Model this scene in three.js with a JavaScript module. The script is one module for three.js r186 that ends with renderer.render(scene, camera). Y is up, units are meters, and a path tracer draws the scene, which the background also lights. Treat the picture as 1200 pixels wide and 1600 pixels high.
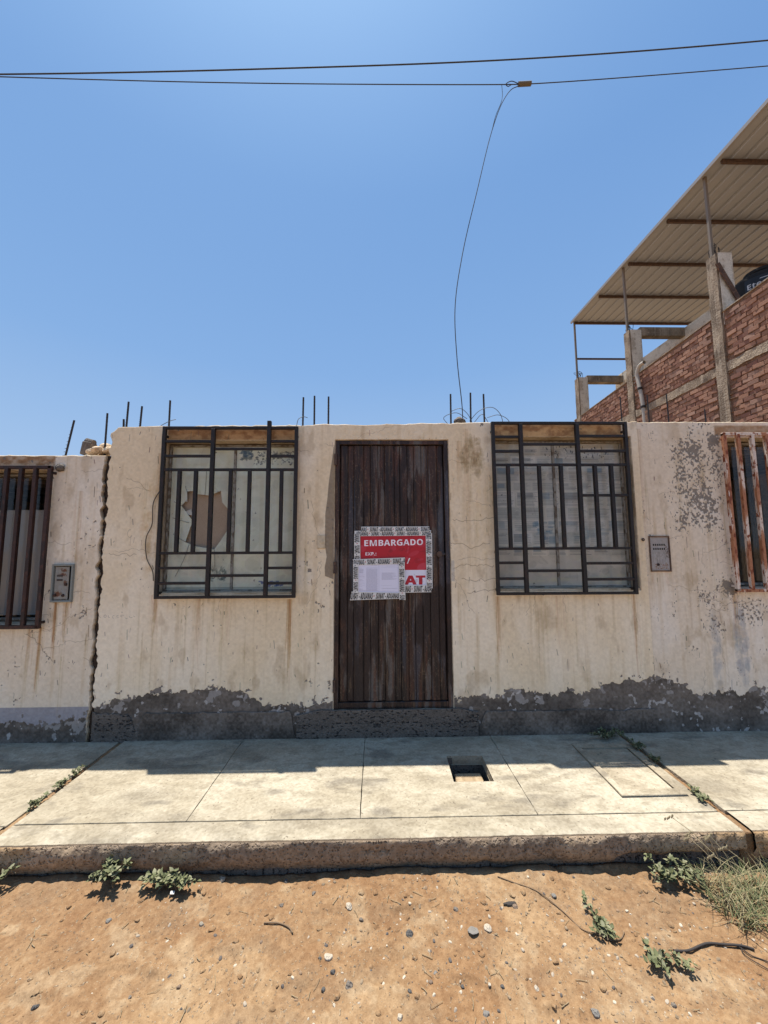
import * as THREE from 'three';
import { mergeGeometries } from 'three/addons/utils/BufferGeometryUtils.js';
import { RoundedBoxGeometry } from 'three/addons/geometries/RoundedBoxGeometry.js';

// ---------------------------------------------------------------- camera, sky, sun, exposure
const EXPOSURE = 1.82, PAVE = 0.155;
const scene = new THREE.Scene();
const camera = new THREE.PerspectiveCamera(106.26, 3 / 4, 0.05, 3000);
camera.position.set(0, 1.535, 3);
camera.rotation.order = 'YXZ';
camera.rotation.set(Math.atan(59 / 600), -0.0200, -0.00524);
const renderer = new THREE.WebGLRenderer({ antialias: true });
renderer.toneMapping = THREE.LinearToneMapping;
renderer.toneMappingExposure = EXPOSURE;
renderer.shadowMap.enabled = true;
const SUN = new THREE.Vector3(-0.1, 1, -0.166).normalize();
const sun = new THREE.DirectionalLight(new THREE.Color(1, 0.95, 0.87), 4.6);
sun.position.copy(SUN).multiplyScalar(40);
sun.castShadow = true;
Object.assign(sun.shadow.camera, { left: -18, right: 18, top: 18, bottom: -18, near: 1, far: 90 });
sun.shadow.mapSize.set(4096, 4096);
scene.add(sun, sun.target);
{
  const w = 512, h = 256, d = new Float32Array(w * h * 4);
  const stops = [[-10, .50, .60, .72], [0, .50, .65, .84], [12, .35, .53, .81], [25, .235, .425, .76], [45, .155, .325, .665], [90, .135, .305, .645]];
  for (let j = 0; j < h; j++) for (let i = 0; i < w; i++) {
    const el = ((j + .5) / h - .5) * Math.PI, az = ((i + .5) / w - .5) * 2 * Math.PI;
    const v = new THREE.Vector3(Math.cos(el) * Math.cos(az), Math.sin(el), Math.cos(el) * Math.sin(az));
    const e = el * 180 / Math.PI;
    let k = 0; while (k < stops.length - 2 && e > stops[k + 1][0]) k++;
    const t = Math.min(1, Math.max(0, (e - stops[k][0]) / (stops[k + 1][0] - stops[k][0])));
    const ang = Math.acos(Math.min(1, v.dot(SUN))) * 180 / Math.PI, g = 1.35 * Math.exp(-ang / 12);
    const o = (j * w + i) * 4;
    for (let c = 0; c < 3; c++) d[o + c] = (stops[k][c + 1] * (1 - t) + stops[k + 1][c + 1] * t + g * [.8, 1, 1.02][c]) / EXPOSURE;
    d[o + 3] = 1;
  }
  const t = new THREE.DataTexture(d, w, h, THREE.RGBAFormat, THREE.FloatType);
  t.mapping = THREE.EquirectangularReflectionMapping; t.magFilter = t.minFilter = THREE.LinearFilter; t.needsUpdate = true;
  scene.background = t; scene.environment = t;
}

// ---------------------------------------------------------------- helpers
let seed = 12345;
const rnd = () => { seed = (seed + 0x6d2b79f5) | 0; let t = Math.imul(seed ^ (seed >>> 15), 1 | seed); t = (t + Math.imul(t ^ (t >>> 7), 61 | t)) ^ t; return ((t ^ (t >>> 14)) >>> 0) / 4294967296; };
const rr = (a, b) => a + (b - a) * rnd();
const reseed = (s) => { seed = s; };
const clamp = (x, a = 0, b = 1) => Math.min(b, Math.max(a, x));
const sstep = (a, b, x) => { const t = clamp((x - a) / (b - a)); return t * t * (3 - 2 * t); };
const lerp = (a, b, t) => a + (b - a) * t;
const mix3 = (a, b, t) => [lerp(a[0], b[0], t), lerp(a[1], b[1], t), lerp(a[2], b[2], t)];
const PERM = new Float32Array(65536); for (let i = 0; i < 65536; i++) PERM[i] = rnd();
const lat = (i, j) => PERM[(Math.imul(i, 1619) + Math.imul(j, 31337) + Math.imul(i ^ (j << 3), 7919)) & 65535];
function noise(x, y) {
  const i = Math.floor(x), j = Math.floor(y); let f = x - i, g = y - j;
  f = f * f * (3 - 2 * f); g = g * g * (3 - 2 * g);
  const a = lat(i, j), b = lat(i + 1, j), c = lat(i, j + 1), d = lat(i + 1, j + 1);
  return a + (b - a) * f + (c - a) * g + (a - b - c + d) * f * g;
}
function fbm(x, y, o = 4) { let s = 0, a = .5, n = 0; for (let k = 0; k < o; k++) { s += a * noise(x, y); n += a; a *= .5; x = x * 2.03 + 17.3; y = y * 2.03 + 9.1; } return s / n; }
function poly(pts, x) { if (x <= pts[0][0]) return pts[0][1]; for (let i = 1; i < pts.length; i++) if (x <= pts[i][0]) return lerp(pts[i - 1][1], pts[i][1], (x - pts[i - 1][0]) / (pts[i][0] - pts[i - 1][0])); return pts[pts.length - 1][1]; }

function finish(t, srgb, wrap = THREE.MirroredRepeatWrapping) {
  t.wrapS = t.wrapT = wrap; t.magFilter = THREE.LinearFilter; t.minFilter = THREE.LinearMipmapLinearFilter; t.generateMipmaps = true;
  if (srgb) t.colorSpace = THREE.SRGBColorSpace; t.needsUpdate = true; return t;
}
// colour (sRGB 0..255) and height (0..1) textures from one function of (x, y) in metres
function surface(w, h, x0, y0, wm, hm, fn, wrap) {
  const c = new Uint8Array(w * h * 4), b = new Uint8Array(w * h * 4);
  for (let j = 0; j < h; j++) for (let i = 0; i < w; i++) {
    const r = fn(x0 + (i + .5) / w * wm, y0 + (j + .5) / h * hm), o = (j * w + i) * 4;
    c[o] = clamp(r[0], 0, 255); c[o + 1] = clamp(r[1], 0, 255); c[o + 2] = clamp(r[2], 0, 255); c[o + 3] = 255;
    b[o] = b[o + 1] = b[o + 2] = clamp(r[3] ?? .5) * 255; b[o + 3] = 255;
  }
  const T = (d, s) => finish(new THREE.DataTexture(d, w, h, THREE.RGBAFormat), s, wrap);
  return { map: T(c, true), bumpMap: T(b, false), frame: [x0, y0, wm, hm] };
}
const std = (o) => new THREE.MeshStandardMaterial({ roughness: .9, metalness: 0, ...o });
const lin = (r, g, b) => new THREE.Color().setRGB(r, g, b);
function surfMat(s, bump, o = {}) { return std({ map: s.map, bumpMap: s.bumpMap, bumpScale: bump, ...o }); }
// planar uv by dominant normal, in units of a texture frame [x0,y0,w,h]; ax says which world axes make u and v on each face
function uvBox(geo, frame = [0, 0, 1, 1], off = [0, 0]) {
  const g = geo.index ? geo.toNonIndexed() : geo; g.computeVertexNormals === undefined;
  const p = g.attributes.position, uv = new Float32Array(p.count * 2), a = new THREE.Vector3(), b = new THREE.Vector3(), c = new THREE.Vector3();
  for (let i = 0; i < p.count; i += 3) {
    a.fromBufferAttribute(p, i); b.fromBufferAttribute(p, i + 1); c.fromBufferAttribute(p, i + 2);
    const n = b.clone().sub(a).cross(c.clone().sub(a)), X = Math.abs(n.x), Y = Math.abs(n.y), Z = Math.abs(n.z);
    [a, b, c].forEach((q, k) => {
      const s = Z >= X && Z >= Y ? [q.x, q.y] : X >= Y ? [q.z, q.y] : [q.x, q.z];
      uv[(i + k) * 2] = (s[0] + off[0] - frame[0]) / frame[2]; uv[(i + k) * 2 + 1] = (s[1] + off[1] - frame[1]) / frame[3];
    });
  }
  g.setAttribute('uv', new THREE.BufferAttribute(uv, 2)); return g;
}
function box(x0, x1, y0, y1, z0, z1, r = 0) {
  const w = x1 - x0, h = y1 - y0, d = z1 - z0;
  const g = r ? new RoundedBoxGeometry(w, h, d, 1, Math.min(r, w * .45, h * .45, d * .45)) : new THREE.BoxGeometry(w, h, d);
  g.translate((x0 + x1) / 2, (y0 + y1) / 2, (z0 + z1) / 2); return g.index ? g.toNonIndexed() : g;
}
function tube(pts, r, seg = 24, sides = 6, closed = false) {
  const c = new THREE.CatmullRomCurve3(pts.map((p) => new THREE.Vector3(...p)), closed);
  const g = new THREE.TubeGeometry(c, seg, r, sides, closed).toNonIndexed(); return g;
}
function merge(list) {
  const l = list.map((g) => { const q = g.index ? g.toNonIndexed() : g; for (const k of Object.keys(q.attributes)) if (!['position', 'normal', 'uv'].includes(k)) q.deleteAttribute(k); return q; });
  return mergeGeometries(l);
}
const taken = new Map();
function numbered(n) { const k = taken.get(n) ?? 0; taken.set(n, k + 1); return k ? n + '_' + String(k).padStart(3, '0') : n; }
function mesh(name, geo, mat, parent, label) {
  const m = new THREE.Mesh(geo, mat); m.name = parent && parent !== scene ? name : numbered(name);
  if (label) m.userData.label = label; (parent ?? scene).add(m); return m;
}
function thing(name, label, category, pos = [0, 0, 0], group) {
  const g = new THREE.Group(); g.name = numbered(name); g.position.set(...pos); g.userData = { label, category }; if (group) g.userData.group = group; scene.add(g); return g;
}
function tag(m, label, category, group) { m.userData.label = label; m.userData.category = category; if (group) m.userData.group = group; return m; }
function structure(m, label) { m.userData.kind = 'structure'; if (label) m.userData.label = label; return m; }
function stuff(m) { m.userData.kind = 'stuff'; return m; }

// ---------------------------------------------------------------- wall render (paint, chips, stains) of the three houses
function marksCanvas(w, h, x0, y0, wm, hm, draw) {          // thin marks: cracks, scratches, runs of rust; returned as an rgba lookup
  const cv = document.createElement('canvas'); cv.width = w; cv.height = h; const c = cv.getContext('2d');
  c.lineCap = 'round';
  const X = (x) => (x - x0) / wm * w, Y = (y) => h - (y - y0) / hm * h, S = w / wm;
  draw(c, X, Y, S); const d = c.getImageData(0, 0, w, h).data;
  return (x, y) => { const i = clamp(Math.floor((x - x0) / wm * w), 0, w - 1), j = clamp(Math.floor(h - (y - y0) / hm * h), 0, h - 1), o = (j * w + i) * 4; return [d[o], d[o + 1], d[o + 2], d[o + 3] / 255]; };
}
function wander(c, X, Y, S, x, y, len, ang, w, col) {
  c.strokeStyle = col; c.lineWidth = w * S; c.beginPath(); c.moveTo(X(x), Y(y));
  let a = ang; for (let s = 0; s < len; s += .018) { a = ang + rr(-.75, .75); x += Math.cos(a) * .018; y += Math.sin(a) * .018; c.lineTo(X(x), Y(y)); } c.stroke();
}
function commonMarks(c, X, Y, S, x0, x1, n) {
  for (let k = 0; k < n; k++) {                              // nicks and knocks with bare render showing
    const x = rr(x0, x1), y = rr(.45, 2.5), l = rr(.006, .045) * (rnd() < .15 ? 2 : 1);
    c.strokeStyle = `rgba(${rr(84, 120) | 0},${rr(76, 104) | 0},${rr(66, 92) | 0},${rr(.35, .85)})`; c.lineWidth = rr(.002, .006) * S;
    c.beginPath(); c.moveTo(X(x), Y(y)); c.lineTo(X(x + rr(-.008, .008)), Y(y - l)); c.stroke();
  }
  for (let k = 0; k < n / 3; k++) {                          // dried runs
    const x = rr(x0, x1), y = rr(.9, 2.5), l = rr(.15, .7);
    for (let s = 0; s < 9; s++) { c.strokeStyle = `rgba(158,128,88,${rr(.02, .08)})`; c.lineWidth = rr(.003, .014) * S; c.beginPath(); const xx = x + rr(-.012, .012), y0 = y - rr(0, l * .5); c.moveTo(X(xx), Y(y0)); c.lineTo(X(xx + rr(-.006, .006)), Y(y0 - rr(.1, l))); c.stroke(); }
  }
  for (let k = 0; k < n / 12; k++) wander(c, X, Y, S, rr(x0, x1), rr(.6, 2.4), rr(.12, .6), rr(-.35, .35) + (rnd() < .4 ? -1.5 : 0), .0022, 'rgba(118,100,80,.55)');
}
function rustRun(c, X, Y, S, x, y, len, w, strong = 1) {
  for (let s = 0; s < 46; s++) { const xx = x + rr(-w, w) * rnd(), l = len * rr(.2, 1); c.strokeStyle = `rgba(${rr(120, 165) | 0},${rr(78, 110) | 0},${rr(34, 58) | 0},${rr(.03, .12) * strong})`; c.lineWidth = rr(.002, .010) * S; c.beginPath(); c.moveTo(X(xx), Y(y)); c.lineTo(X(xx + rr(-.012, .012)), Y(y - l * .5)); c.lineTo(X(xx + rr(-.014, .014)), Y(y - l)); c.stroke(); }
}
function smudge(c, X, Y, S, x, y, rx, ry, col, n = 60, a = .12) {
  for (let s = 0; s < n; s++) { const q = rr(0, 6.283), r = Math.sqrt(rnd()); c.fillStyle = `rgba(${col},${rr(.3, 1) * a})`; c.beginPath(); c.ellipse(X(x + Math.cos(q) * r * rx), Y(y + Math.sin(q) * r * ry), rr(.004, .03) * S, rr(.006, .05) * S, 0, 0, 6.3); c.fill(); }
}
const CREAM = [230, 209, 175], CREAM2 = [238, 222, 196], PINK = [224, 206, 181], CEM = [116, 105, 94], CEMD = [84, 75, 66], PRIMER = [150, 142, 136];
function wallFn(o) {
  return (x, y) => {
    const lo = fbm(x * 1.3 + o.s, y * 1.1, 3), md = fbm(x * 6 + o.s, y * 3.2, 4), hi = fbm(x * 60, y * 60, 3), st = fbm(x * 26 + o.s, y * 1.5, 4);
    let c = mix3(o.a, o.b, sstep(.35, .68, lo * .6 + md * .4)), ht = .5 + (hi - .5) * .22 + (md - .5) * .25;
    c = mix3(c, [192, 164, 124], sstep(.55, .82, st) * .24);
    c = mix3(c, [232, 224, 210], sstep(.60, .80, fbm(x * 3.1 + 40, y * 2.1 + o.s, 4)) * .45);
    c = mix3(c, [176, 152, 120], sstep(.63, .78, fbm(x * 11 + 5, y * 5 + o.s, 4)) * .35);
    for (const [bx0, bx1, by0, by1, col, k] of o.bands ?? []) {           // tide-marked, rusted lintels over the windows
      const q = sstep(bx0, bx0 + .02, x) * sstep(bx1, bx1 - .02, x) * sstep(by0 - .01, by0 + .006, y) * sstep(by1 + .01, by1 - .01, y);
      if (q > 0) c = mix3(c, mix3(col, [128, 86, 48], sstep(.35, .75, fbm(x * 22, y * 30, 4))), q * k);
    }
    const m = o.marks(x, y); if (m[3] > 0) { c = mix3(c, m, m[3]); ht -= m[3] * .16 * (m[0] < 125 ? 1 : .1); }
    const g = (hi - .5) * 22; c = [c[0] + g, c[1] + g, c[2] + g];
    // flaked-off paint
    const chip = fbm(x * 48 * (o.cf ?? 1) + o.s * 3, y * 38 * (o.cf ?? 1), 4) * .62 + fbm(x * 9, y * 7 + o.s, 3) * .38, ck = o.chip ? o.chip(x, y) : 0;
    const cth = .765 - ck * .20;
    if (chip > cth) { const q = sstep(cth, cth + .012, chip); c = mix3(c, mix3([136, 124, 110], [104, 98, 92], hi), q * .85); ht -= q * .25; }
    // foot of the wall where salts have eaten the paint
    const edge = poly(o.peel, x) + (fbm(x * 9 + 3, 2.2 + o.s, 4) - .5) * .085 + (fbm(x * 38, y * 30 + o.s, 3) - .5) * .055, below = edge - y;
    if (below > -.05) {
      const lump = fbm(x * 30, y * 30 + 7, 4);
      if (below < 0 && lump > .60 + -below * 3.2) { c = mix3(CEM, PRIMER, .35); ht -= .25; }
      if (below >= 0) {
        let d = mix3(CEM, CEMD, sstep(.3, .7, fbm(x * 5 + 1, y * 9, 4)) * .8); d = mix3(d, [126, 116, 106], sstep(.58, .78, fbm(x * 14, y * 12 + 3, 4)) * .4);
        const flake = fbm(x * 17 + 8, y * 15 + 8, 4); if (flake > (below < .10 ? .645 : .74)) { d = mix3([160, 152, 145], [138, 130, 122], hi); }
        if (fbm(x * 26 + 90, y * 24, 3) > .755) d = mix3(d, [190, 182, 174], .8);
        const gg = (hi - .5) * 44; c = [d[0] + gg, d[1] + gg, d[2] + gg]; ht = .22 + (hi - .5) * .35 + (lump - .5) * .3;
      }
    }
    return [c[0], c[1], c[2], ht];
  };
}
const peelMain = [[-2.1, .375], [-1.94, .45], [-1.8, .45], [-1.6, .505], [-1.42, .47], [-1.19, .50], [-1.0, .48], [-.85, .40], [-.33, .40], [.6, .40], [.92, .44], [1.02, .465], [1.26, .44], [1.5, .46], [1.9, .525], [2.1, .535]];
const peelRight = [[2.09, .53], [2.25, .535], [2.36, .49], [2.42, .43], [2.64, .447], [3, .452], [3.6, .47]];
reseed(7);
const wallMain = surface(2048, 1312, -2.12, -.02, 4.26, 2.70, wallFn({
  s: 3.1, a: CREAM, b: CREAM2, peel: peelMain, bands: [[-1.66, -.63, 2.395, 2.52, [170, 128, 82], .85], [.94, 2.0, 2.43, 2.56, [186, 146, 96], .8]],
  chip: (x, y) => .30 * sstep(.22, 0, Math.abs(x + .45)) * sstep(1.0, .3, Math.abs(y - 1.2)),
  marks: marksCanvas(2048, 1312, -2.12, -.02, 4.26, 2.70, (c, X, Y, S) => {
    c.fillStyle = 'rgba(142,126,106,.95)'; c.beginPath();      // bare render patched in beside the door
    [[-.31, 2.42], [-.335, 2.349], [-.352, 2.26], [-.364, 2.162], [-.376, 2.05], [-.384, 1.932], [-.399, 1.82], [-.397, 1.691], [-.404, 1.6], [-.388, 1.483], [-.398, 1.4], [-.394, 1.336], [-.342, 1.314], [-.31, 1.3]].forEach(([x, y], i) => (i ? c.lineTo : c.moveTo).call(c, X(x + rr(-.004, .004)), Y(y))); c.fill();
    c.fillStyle = 'rgba(196,186,170,.9)'; c.fillRect(X(.575), Y(1.45), .03 * S, .16 * S);
    commonMarks(c, X, Y, S, -2.1, 2.08, 330);
    for (const [x, y, l, w, k] of [[-.665, 1.16, .75, .03, 1.1], [-1.14, 1.17, .35, .08, .5], [-1.68, 1.2, .35, .05, .9], [-1.35, 1.17, .6, .03, .5], [-1.69, 2.3, .9, .04, .7], [.935, 1.17, .5, .03, .7], [2.0, 1.19, .7, .05, .7], [1.4, 1.17, .4, .1, .45], [.72, 2.5, 1.2, .07, .4], [-.62, 2.4, 1.3, .03, .5], [.66, 2.4, .5, .05, .5]]) rustRun(c, X, Y, S, x, y, l, w, k);
    smudge(c, X, Y, S, .77, 2.27, .09, .16, '120,96,60', 130, .16); smudge(c, X, Y, S, -1.75, 1.75, .07, .4, '178,128,70', 120, .09); smudge(c, X, Y, S, .85, 1.9, .1, .5, '206,170,104', 90, .09);
    for (const [x, y, l] of [[.6, 1.77, .35], [.58, 1.58, .33], [.6, 1.39, .34], [.66, 1.31, .3], [.7, 1.2, .22]]) wander(c, X, Y, S, x, y, l, rr(-.1, .1), .003, 'rgba(120,98,74,.7)');
    for (const [x, y, l] of [[-1.68, 1.5, .12], [-1.7, 1.62, .1], [-2.05, 1.52, .22], [-1.95, 2.1, .2]]) wander(c, X, Y, S, x, y, l, rr(-.6, .2), .0028, 'rgba(120,98,74,.6)');
    c.strokeStyle = 'rgba(110,100,92,.5)'; c.lineWidth = .003 * S;             // faint pencil scribble low on the left
    for (let k = 0; k < 9; k++) { c.beginPath(); c.ellipse(X(-2.08 + k * .032), Y(1.045 + rr(-.006, .006)), rr(.006, .013) * S, rr(.006, .012) * S, 0, rr(0, 2), rr(3, 6)); c.stroke(); }
    c.beginPath(); c.ellipse(X(-1.9), Y(1.67), .018 * S, .03 * S, 0, .5, 5); c.stroke();
  }),
}));
const wallLeft = surface(1024, 1024, -4.3, -.02, 2.2, 2.5, wallFn({
  s: 41.7, a: [223, 206, 182], b: [235, 222, 202], peel: [[-4.3, .29], [-2.6, .295], [-2.44, .285], [-2.3, .30], [-2.1, .31]], bands: [[-3.7, -2.5, 2.17, 2.29, [176, 148, 118], .8]],
  chip: () => .25,
  marks: marksCanvas(1024, 1024, -4.3, -.02, 2.2, 2.5, (c, X, Y, S) => {
    c.fillStyle = 'rgba(150,146,150,.92)'; c.fillRect(X(-4.3), Y(.395), 2.3 * S, .4 * S);           // painted grey skirting band
    commonMarks(c, X, Y, S, -3.4, -2.1, 150);
    for (const [x, y, l, w, k] of [[-2.42, 1.15, .45, .02, 1.2], [-2.34, 1.15, .3, .03, .8], [-2.52, .97, .5, .03, 1], [-2.6, .97, .4, .05, .6], [-2.3, 2.0, .8, .04, .5]]) rustRun(c, X, Y, S, x, y, l, w, k);
    wander(c, X, Y, S, -2.62, .92, .3, -.9, .0035, 'rgba(120,104,90,.7)');
  }),
}));
const wallRight = surface(1024, 1024, 2.08, -.02, 2.5, 2.7, wallFn({
  s: 77.7, a: PINK, b: [231, 218, 200], peel: peelRight, bands: [[2.75, 4.3, 2.45, 2.53, [150, 122, 92], .7]],
  chip: (x, y) => 1.0 * sstep(.32, .08, Math.abs(x - 2.58)) * sstep(.62, .2, Math.abs(y - 2.12)) + .8 * sstep(.4, .1, Math.abs(x - 2.75)) * sstep(.3, .1, Math.abs(y - 1.1)) + .2 + 2.2 * Math.exp(-(((x - 2.745) / .05) ** 2 + ((y - 2.415) / .05) ** 2)) + 2 * Math.exp(-(((x - 2.765) / .05) ** 2 + ((y - 1.225) / .04) ** 2)), cf: 1.75,
  marks: marksCanvas(1024, 1024, 2.08, -.02, 2.5, 2.7, (c, X, Y, S) => {
    commonMarks(c, X, Y, S, 2.1, 3.6, 170);
    
    smudge(c, X, Y, S, 2.82, .8, .05, .3, '140,144,150', 130, .18); smudge(c, X, Y, S, 2.62, .75, .03, .3, '150,150,152', 90, .14);
    for (const [x, y, l, w, k] of [[2.16, 1.35, .3, .05, .3], [2.28, 1.35, .2, .06, .3], [2.8, 1.2, .35, .05, .8], [2.12, 2.5, 1.2, .04, .4]]) rustRun(c, X, Y, S, x, y, l, w, k);
    for (let k = 0; k < 12; k++) wander(c, X, Y, S, rr(2.5, 2.85), rr(1.0, 1.6), rr(.08, .25), rr(-.4, .4), .0028, 'rgba(110,92,72,.6)');
  }),
}));
const renderTone = surface(512, 512, 0, 0, 1, 1, (x, y) => { const h = fbm(x * 60, y * 60, 4), l = fbm(x * 6, y * 6, 4); const g = (h - .5) * 40; const c = mix3([196, 178, 152], [160, 140, 114], sstep(.4, .75, l)); return [c[0] + g, c[1] + g, c[2] + g, h]; });
const cementTone = surface(1024, 512, 0, 0, 2, 1, (x, y) => { const h = fbm(x * 70, y * 70, 4), l = fbm(x * 5, y * 6, 5), s = fbm(x * 16 + 7, y * 16, 4); const g = (h - .5) * 60; let c = mix3([114, 103, 92], [80, 71, 62], sstep(.3, .7, l)); c = mix3(c, [124, 114, 104], sstep(.58, .78, s) * .5); return [c[0] + g, c[1] + g, c[2] + g, h * .7 + s * .3]; });
const roughTone = surface(512, 512, 0, 0, .8, .8, (x, y) => { const p = fbm(x * 130, y * 130, 3), h = fbm(x * 25, y * 25, 4); const pit = sstep(.64, .74, p); let c = mix3([112, 102, 92], [82, 74, 66], h); c = mix3(c, [34, 30, 28], pit * .8); const g = (noise(x * 400, y * 400) - .5) * 40; return [c[0] + g, c[1] + g, c[2] + g, .6 + h * .4 - pit * .6]; });
const MREVEAL = surfMat(renderTone, .004), MCEM = surfMat(cementTone, .006), MROUGH = surfMat(roughTone, .014);

// front wall: an outline with real openings, extruded back from the street face
function frontWall(name, parent, x0, x1, topFn, holes, surf, depth = .2, jagL = null, jagR = null) {
  const s = new THREE.Shape(); s.moveTo(x0, PAVE - .12); s.lineTo(x1, PAVE - .12); if (jagR) for (let y = PAVE; y < topFn(x1) - .03; y += .013) s.lineTo(x1 + jagR(y), y);
  for (let x = x1; x > x0; x -= .03) s.lineTo(x, topFn(x)); s.lineTo(x0, topFn(x0)); if (jagL) for (let y = topFn(x0) - .02; y > PAVE; y -= .013) s.lineTo(x0 + jagL(y), y); s.closePath();
  for (const [a, b, c, d] of holes) { const p = new THREE.Path(); p.moveTo(a, c); p.lineTo(a, d); p.lineTo(b, d); p.lineTo(b, c); p.closePath(); s.holes.push(p); }
  const g = uvBoxGroups(new THREE.ExtrudeGeometry(s, { depth, bevelEnabled: true, bevelThickness: .006, bevelSize: .006, bevelOffset: -.006, bevelSegments: 1 }), surf.frame);
  g.translate(0, 0, -depth - .006);
  return mesh(name, g, [surfMat(surf, .011), MREVEAL], parent);
}
function uvBoxGroups(g, frame) {
  const p = g.attributes.position, uv = g.attributes.uv, cap = g.groups[0];
  for (let i = cap.start; i < cap.start + cap.count; i++) uv.setXY(i, (p.getX(i) - frame[0]) / frame[2], (p.getY(i) - frame[1]) / frame[3]);
  const s = g.groups[1]; const a = new THREE.Vector3(), b = new THREE.Vector3(), c = new THREE.Vector3();
  for (let i = s.start; i < s.start + s.count; i += 3) {
    a.fromBufferAttribute(p, i); b.fromBufferAttribute(p, i + 1); c.fromBufferAttribute(p, i + 2); const n = b.clone().sub(a).cross(c.clone().sub(a)); const yUp = Math.abs(n.y) > Math.abs(n.x);
    [a, b, c].forEach((q, k) => uv.setXY(i + k, q.z * 1.0 + .3, yUp ? q.x : q.y));
  }
  return g;
}
const topMain = (x) => 2.515 + (x + 2.1) * .0125 + (fbm(x * 7, 3.3, 3) - .5) * .022 + (fbm(x * 30, 8.3, 2) - .5) * .012 - .05 * sstep(-2.03, -2.1, x);
const topLeft = (x) => 2.285 + (fbm(x * 6, 13.3, 3) - .5) * .02 + (fbm(x * 30, 2.3, 2) - .5) * .014;
const topRight = (x) => 2.562 + (fbm(x * 6, 23.3, 3) - .5) * .014 + (fbm(x * 30, 5.3, 2) - .5) * .009;
function shell(house, x0, x1, yTop) {
  mesh('side_wall', uvBox(box(x0, x0 + .13, 0, yTop, -4.2, -.21)), MREVEAL, house); mesh('side_wall', uvBox(box(x1 - .13, x1, 0, yTop, -4.2, -.21)), MREVEAL, house);
  mesh('rear_wall', uvBox(box(x0 + .132, x1 - .132, 0, yTop, -4.2, -4.05)), MREVEAL, house);
  mesh('roof', uvBox(box(x0 + .01, x1 - .01, yTop + .003, yTop + .13, -4.2, -.21)), MCEM, house);
  mesh('interior_floor', uvBox(box(x0 + .135, x1 - .135, PAVE - .1, PAVE, -4.04, -.215)), MCEM, house);
}

// ---------------------------------------------------------------- ground and pavement
let MDIRT;
function dirtH(x, z) {
  const near = sstep(4.2, 2.0, Math.abs(x)) * sstep(3.6, 2.2, z);
  let h = (fbm(x * 1.1, z * 1.1, 3) - .5) * .05 + (fbm(x * 5, z * 5, 4) - .5) * .022 * (.4 + .6 * near) + (fbm(x * 24, z * 24, 4) - .5) * .015 * near;
  h += .012 * sstep(1.25, 1.03, z) * sstep(.95, 1.03, z) * (noise(x * 3, 4) > .35 ? 1 : .3);
  const scrape = fbm(x * 3.2 + z * 2, z * 7 - x * 2, 3); h -= sstep(.58, .72, scrape) * .012 * near;
  return h - .006;
}
const dirtTex = surface(2048, 1024, -1.8, .95, 3.6, 1.8, (x, z) => {
  const lo = fbm(x * 1.6, z * 1.6 + 3, 4), md = fbm(x * 8, z * 8, 4), hi = fbm(x * 70, z * 70, 3), gr = noise(x * 420, z * 420);
  let c = mix3([178, 136, 92], [203, 164, 118], sstep(.3, .7, lo * .6 + md * .4)); c = mix3(c, [166, 119, 74], sstep(.50, .72, fbm(x * 4 + 30, z * 4, 5)) * .6); c = mix3(c, [150, 124, 96], sstep(.58, .70, fbm(x * 7 + 11, z * 9 + 30, 5)) * .22);
  c = mix3(c, [212, 182, 142], sstep(.6, .75, fbm(x * 12 + 3, z * 12 + 60, 4)) * .5);
  const pt = noise(x * 150 + 3, z * 150); if (pt > .86) c = mix3(c, gr > .5 ? [216, 196, 164] : [120, 100, 82], .6);
  const g = (hi - .5) * 46 + (gr - .5) * 26; return [c[0] + g, c[1] + g, c[2] + g * .9, hi * .55 + gr * .2 + (pt > .86 ? .25 : 0)];
});
MDIRT = surfMat(dirtTex, .006, { color: lin(.45, .455, .465) });
{
  const axis = (fine0, fine1, step, far) => { const a = []; for (let v = fine0; v <= fine1 + 1e-6; v += step) a.push(v); let s = step, v = fine1; while (v < far) { s *= 1.35; v += s; a.push(v); } s = step; v = fine0; const b = []; while (v > -far) { s *= 1.35; v -= s; b.push(v); } return [...b.reverse(), ...a]; };
  const xs = axis(-2.1, 2.1, .0085, 900), zs = axis(1.0, 1.9, .0085, 900), P = [], U = [], I = [];
  for (const z of zs) for (const x of xs) { const under = z < .98 ? -.05 : 0; P.push(x, dirtH(x, z) * (Math.abs(x) > 60 || Math.abs(z) > 60 ? 0 : 1) + under, z); U.push((x + 1.8) / 3.6, (z - .95) / 1.8); }
  const n = xs.length; for (let j = 0; j < zs.length - 1; j++) for (let i = 0; i < n - 1; i++) { const a = j * n + i; I.push(a, a + n, a + 1, a + 1, a + n, a + n + 1); }
  const g = new THREE.BufferGeometry(); g.setAttribute('position', new THREE.Float32BufferAttribute(P, 3)); g.setAttribute('uv', new THREE.Float32BufferAttribute(U, 2)); g.setIndex(I); g.computeVertexNormals();
  structure(mesh('dirt_ground', g, MDIRT, scene), 'sandy brown dirt street strewn with small stones');
}
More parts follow.
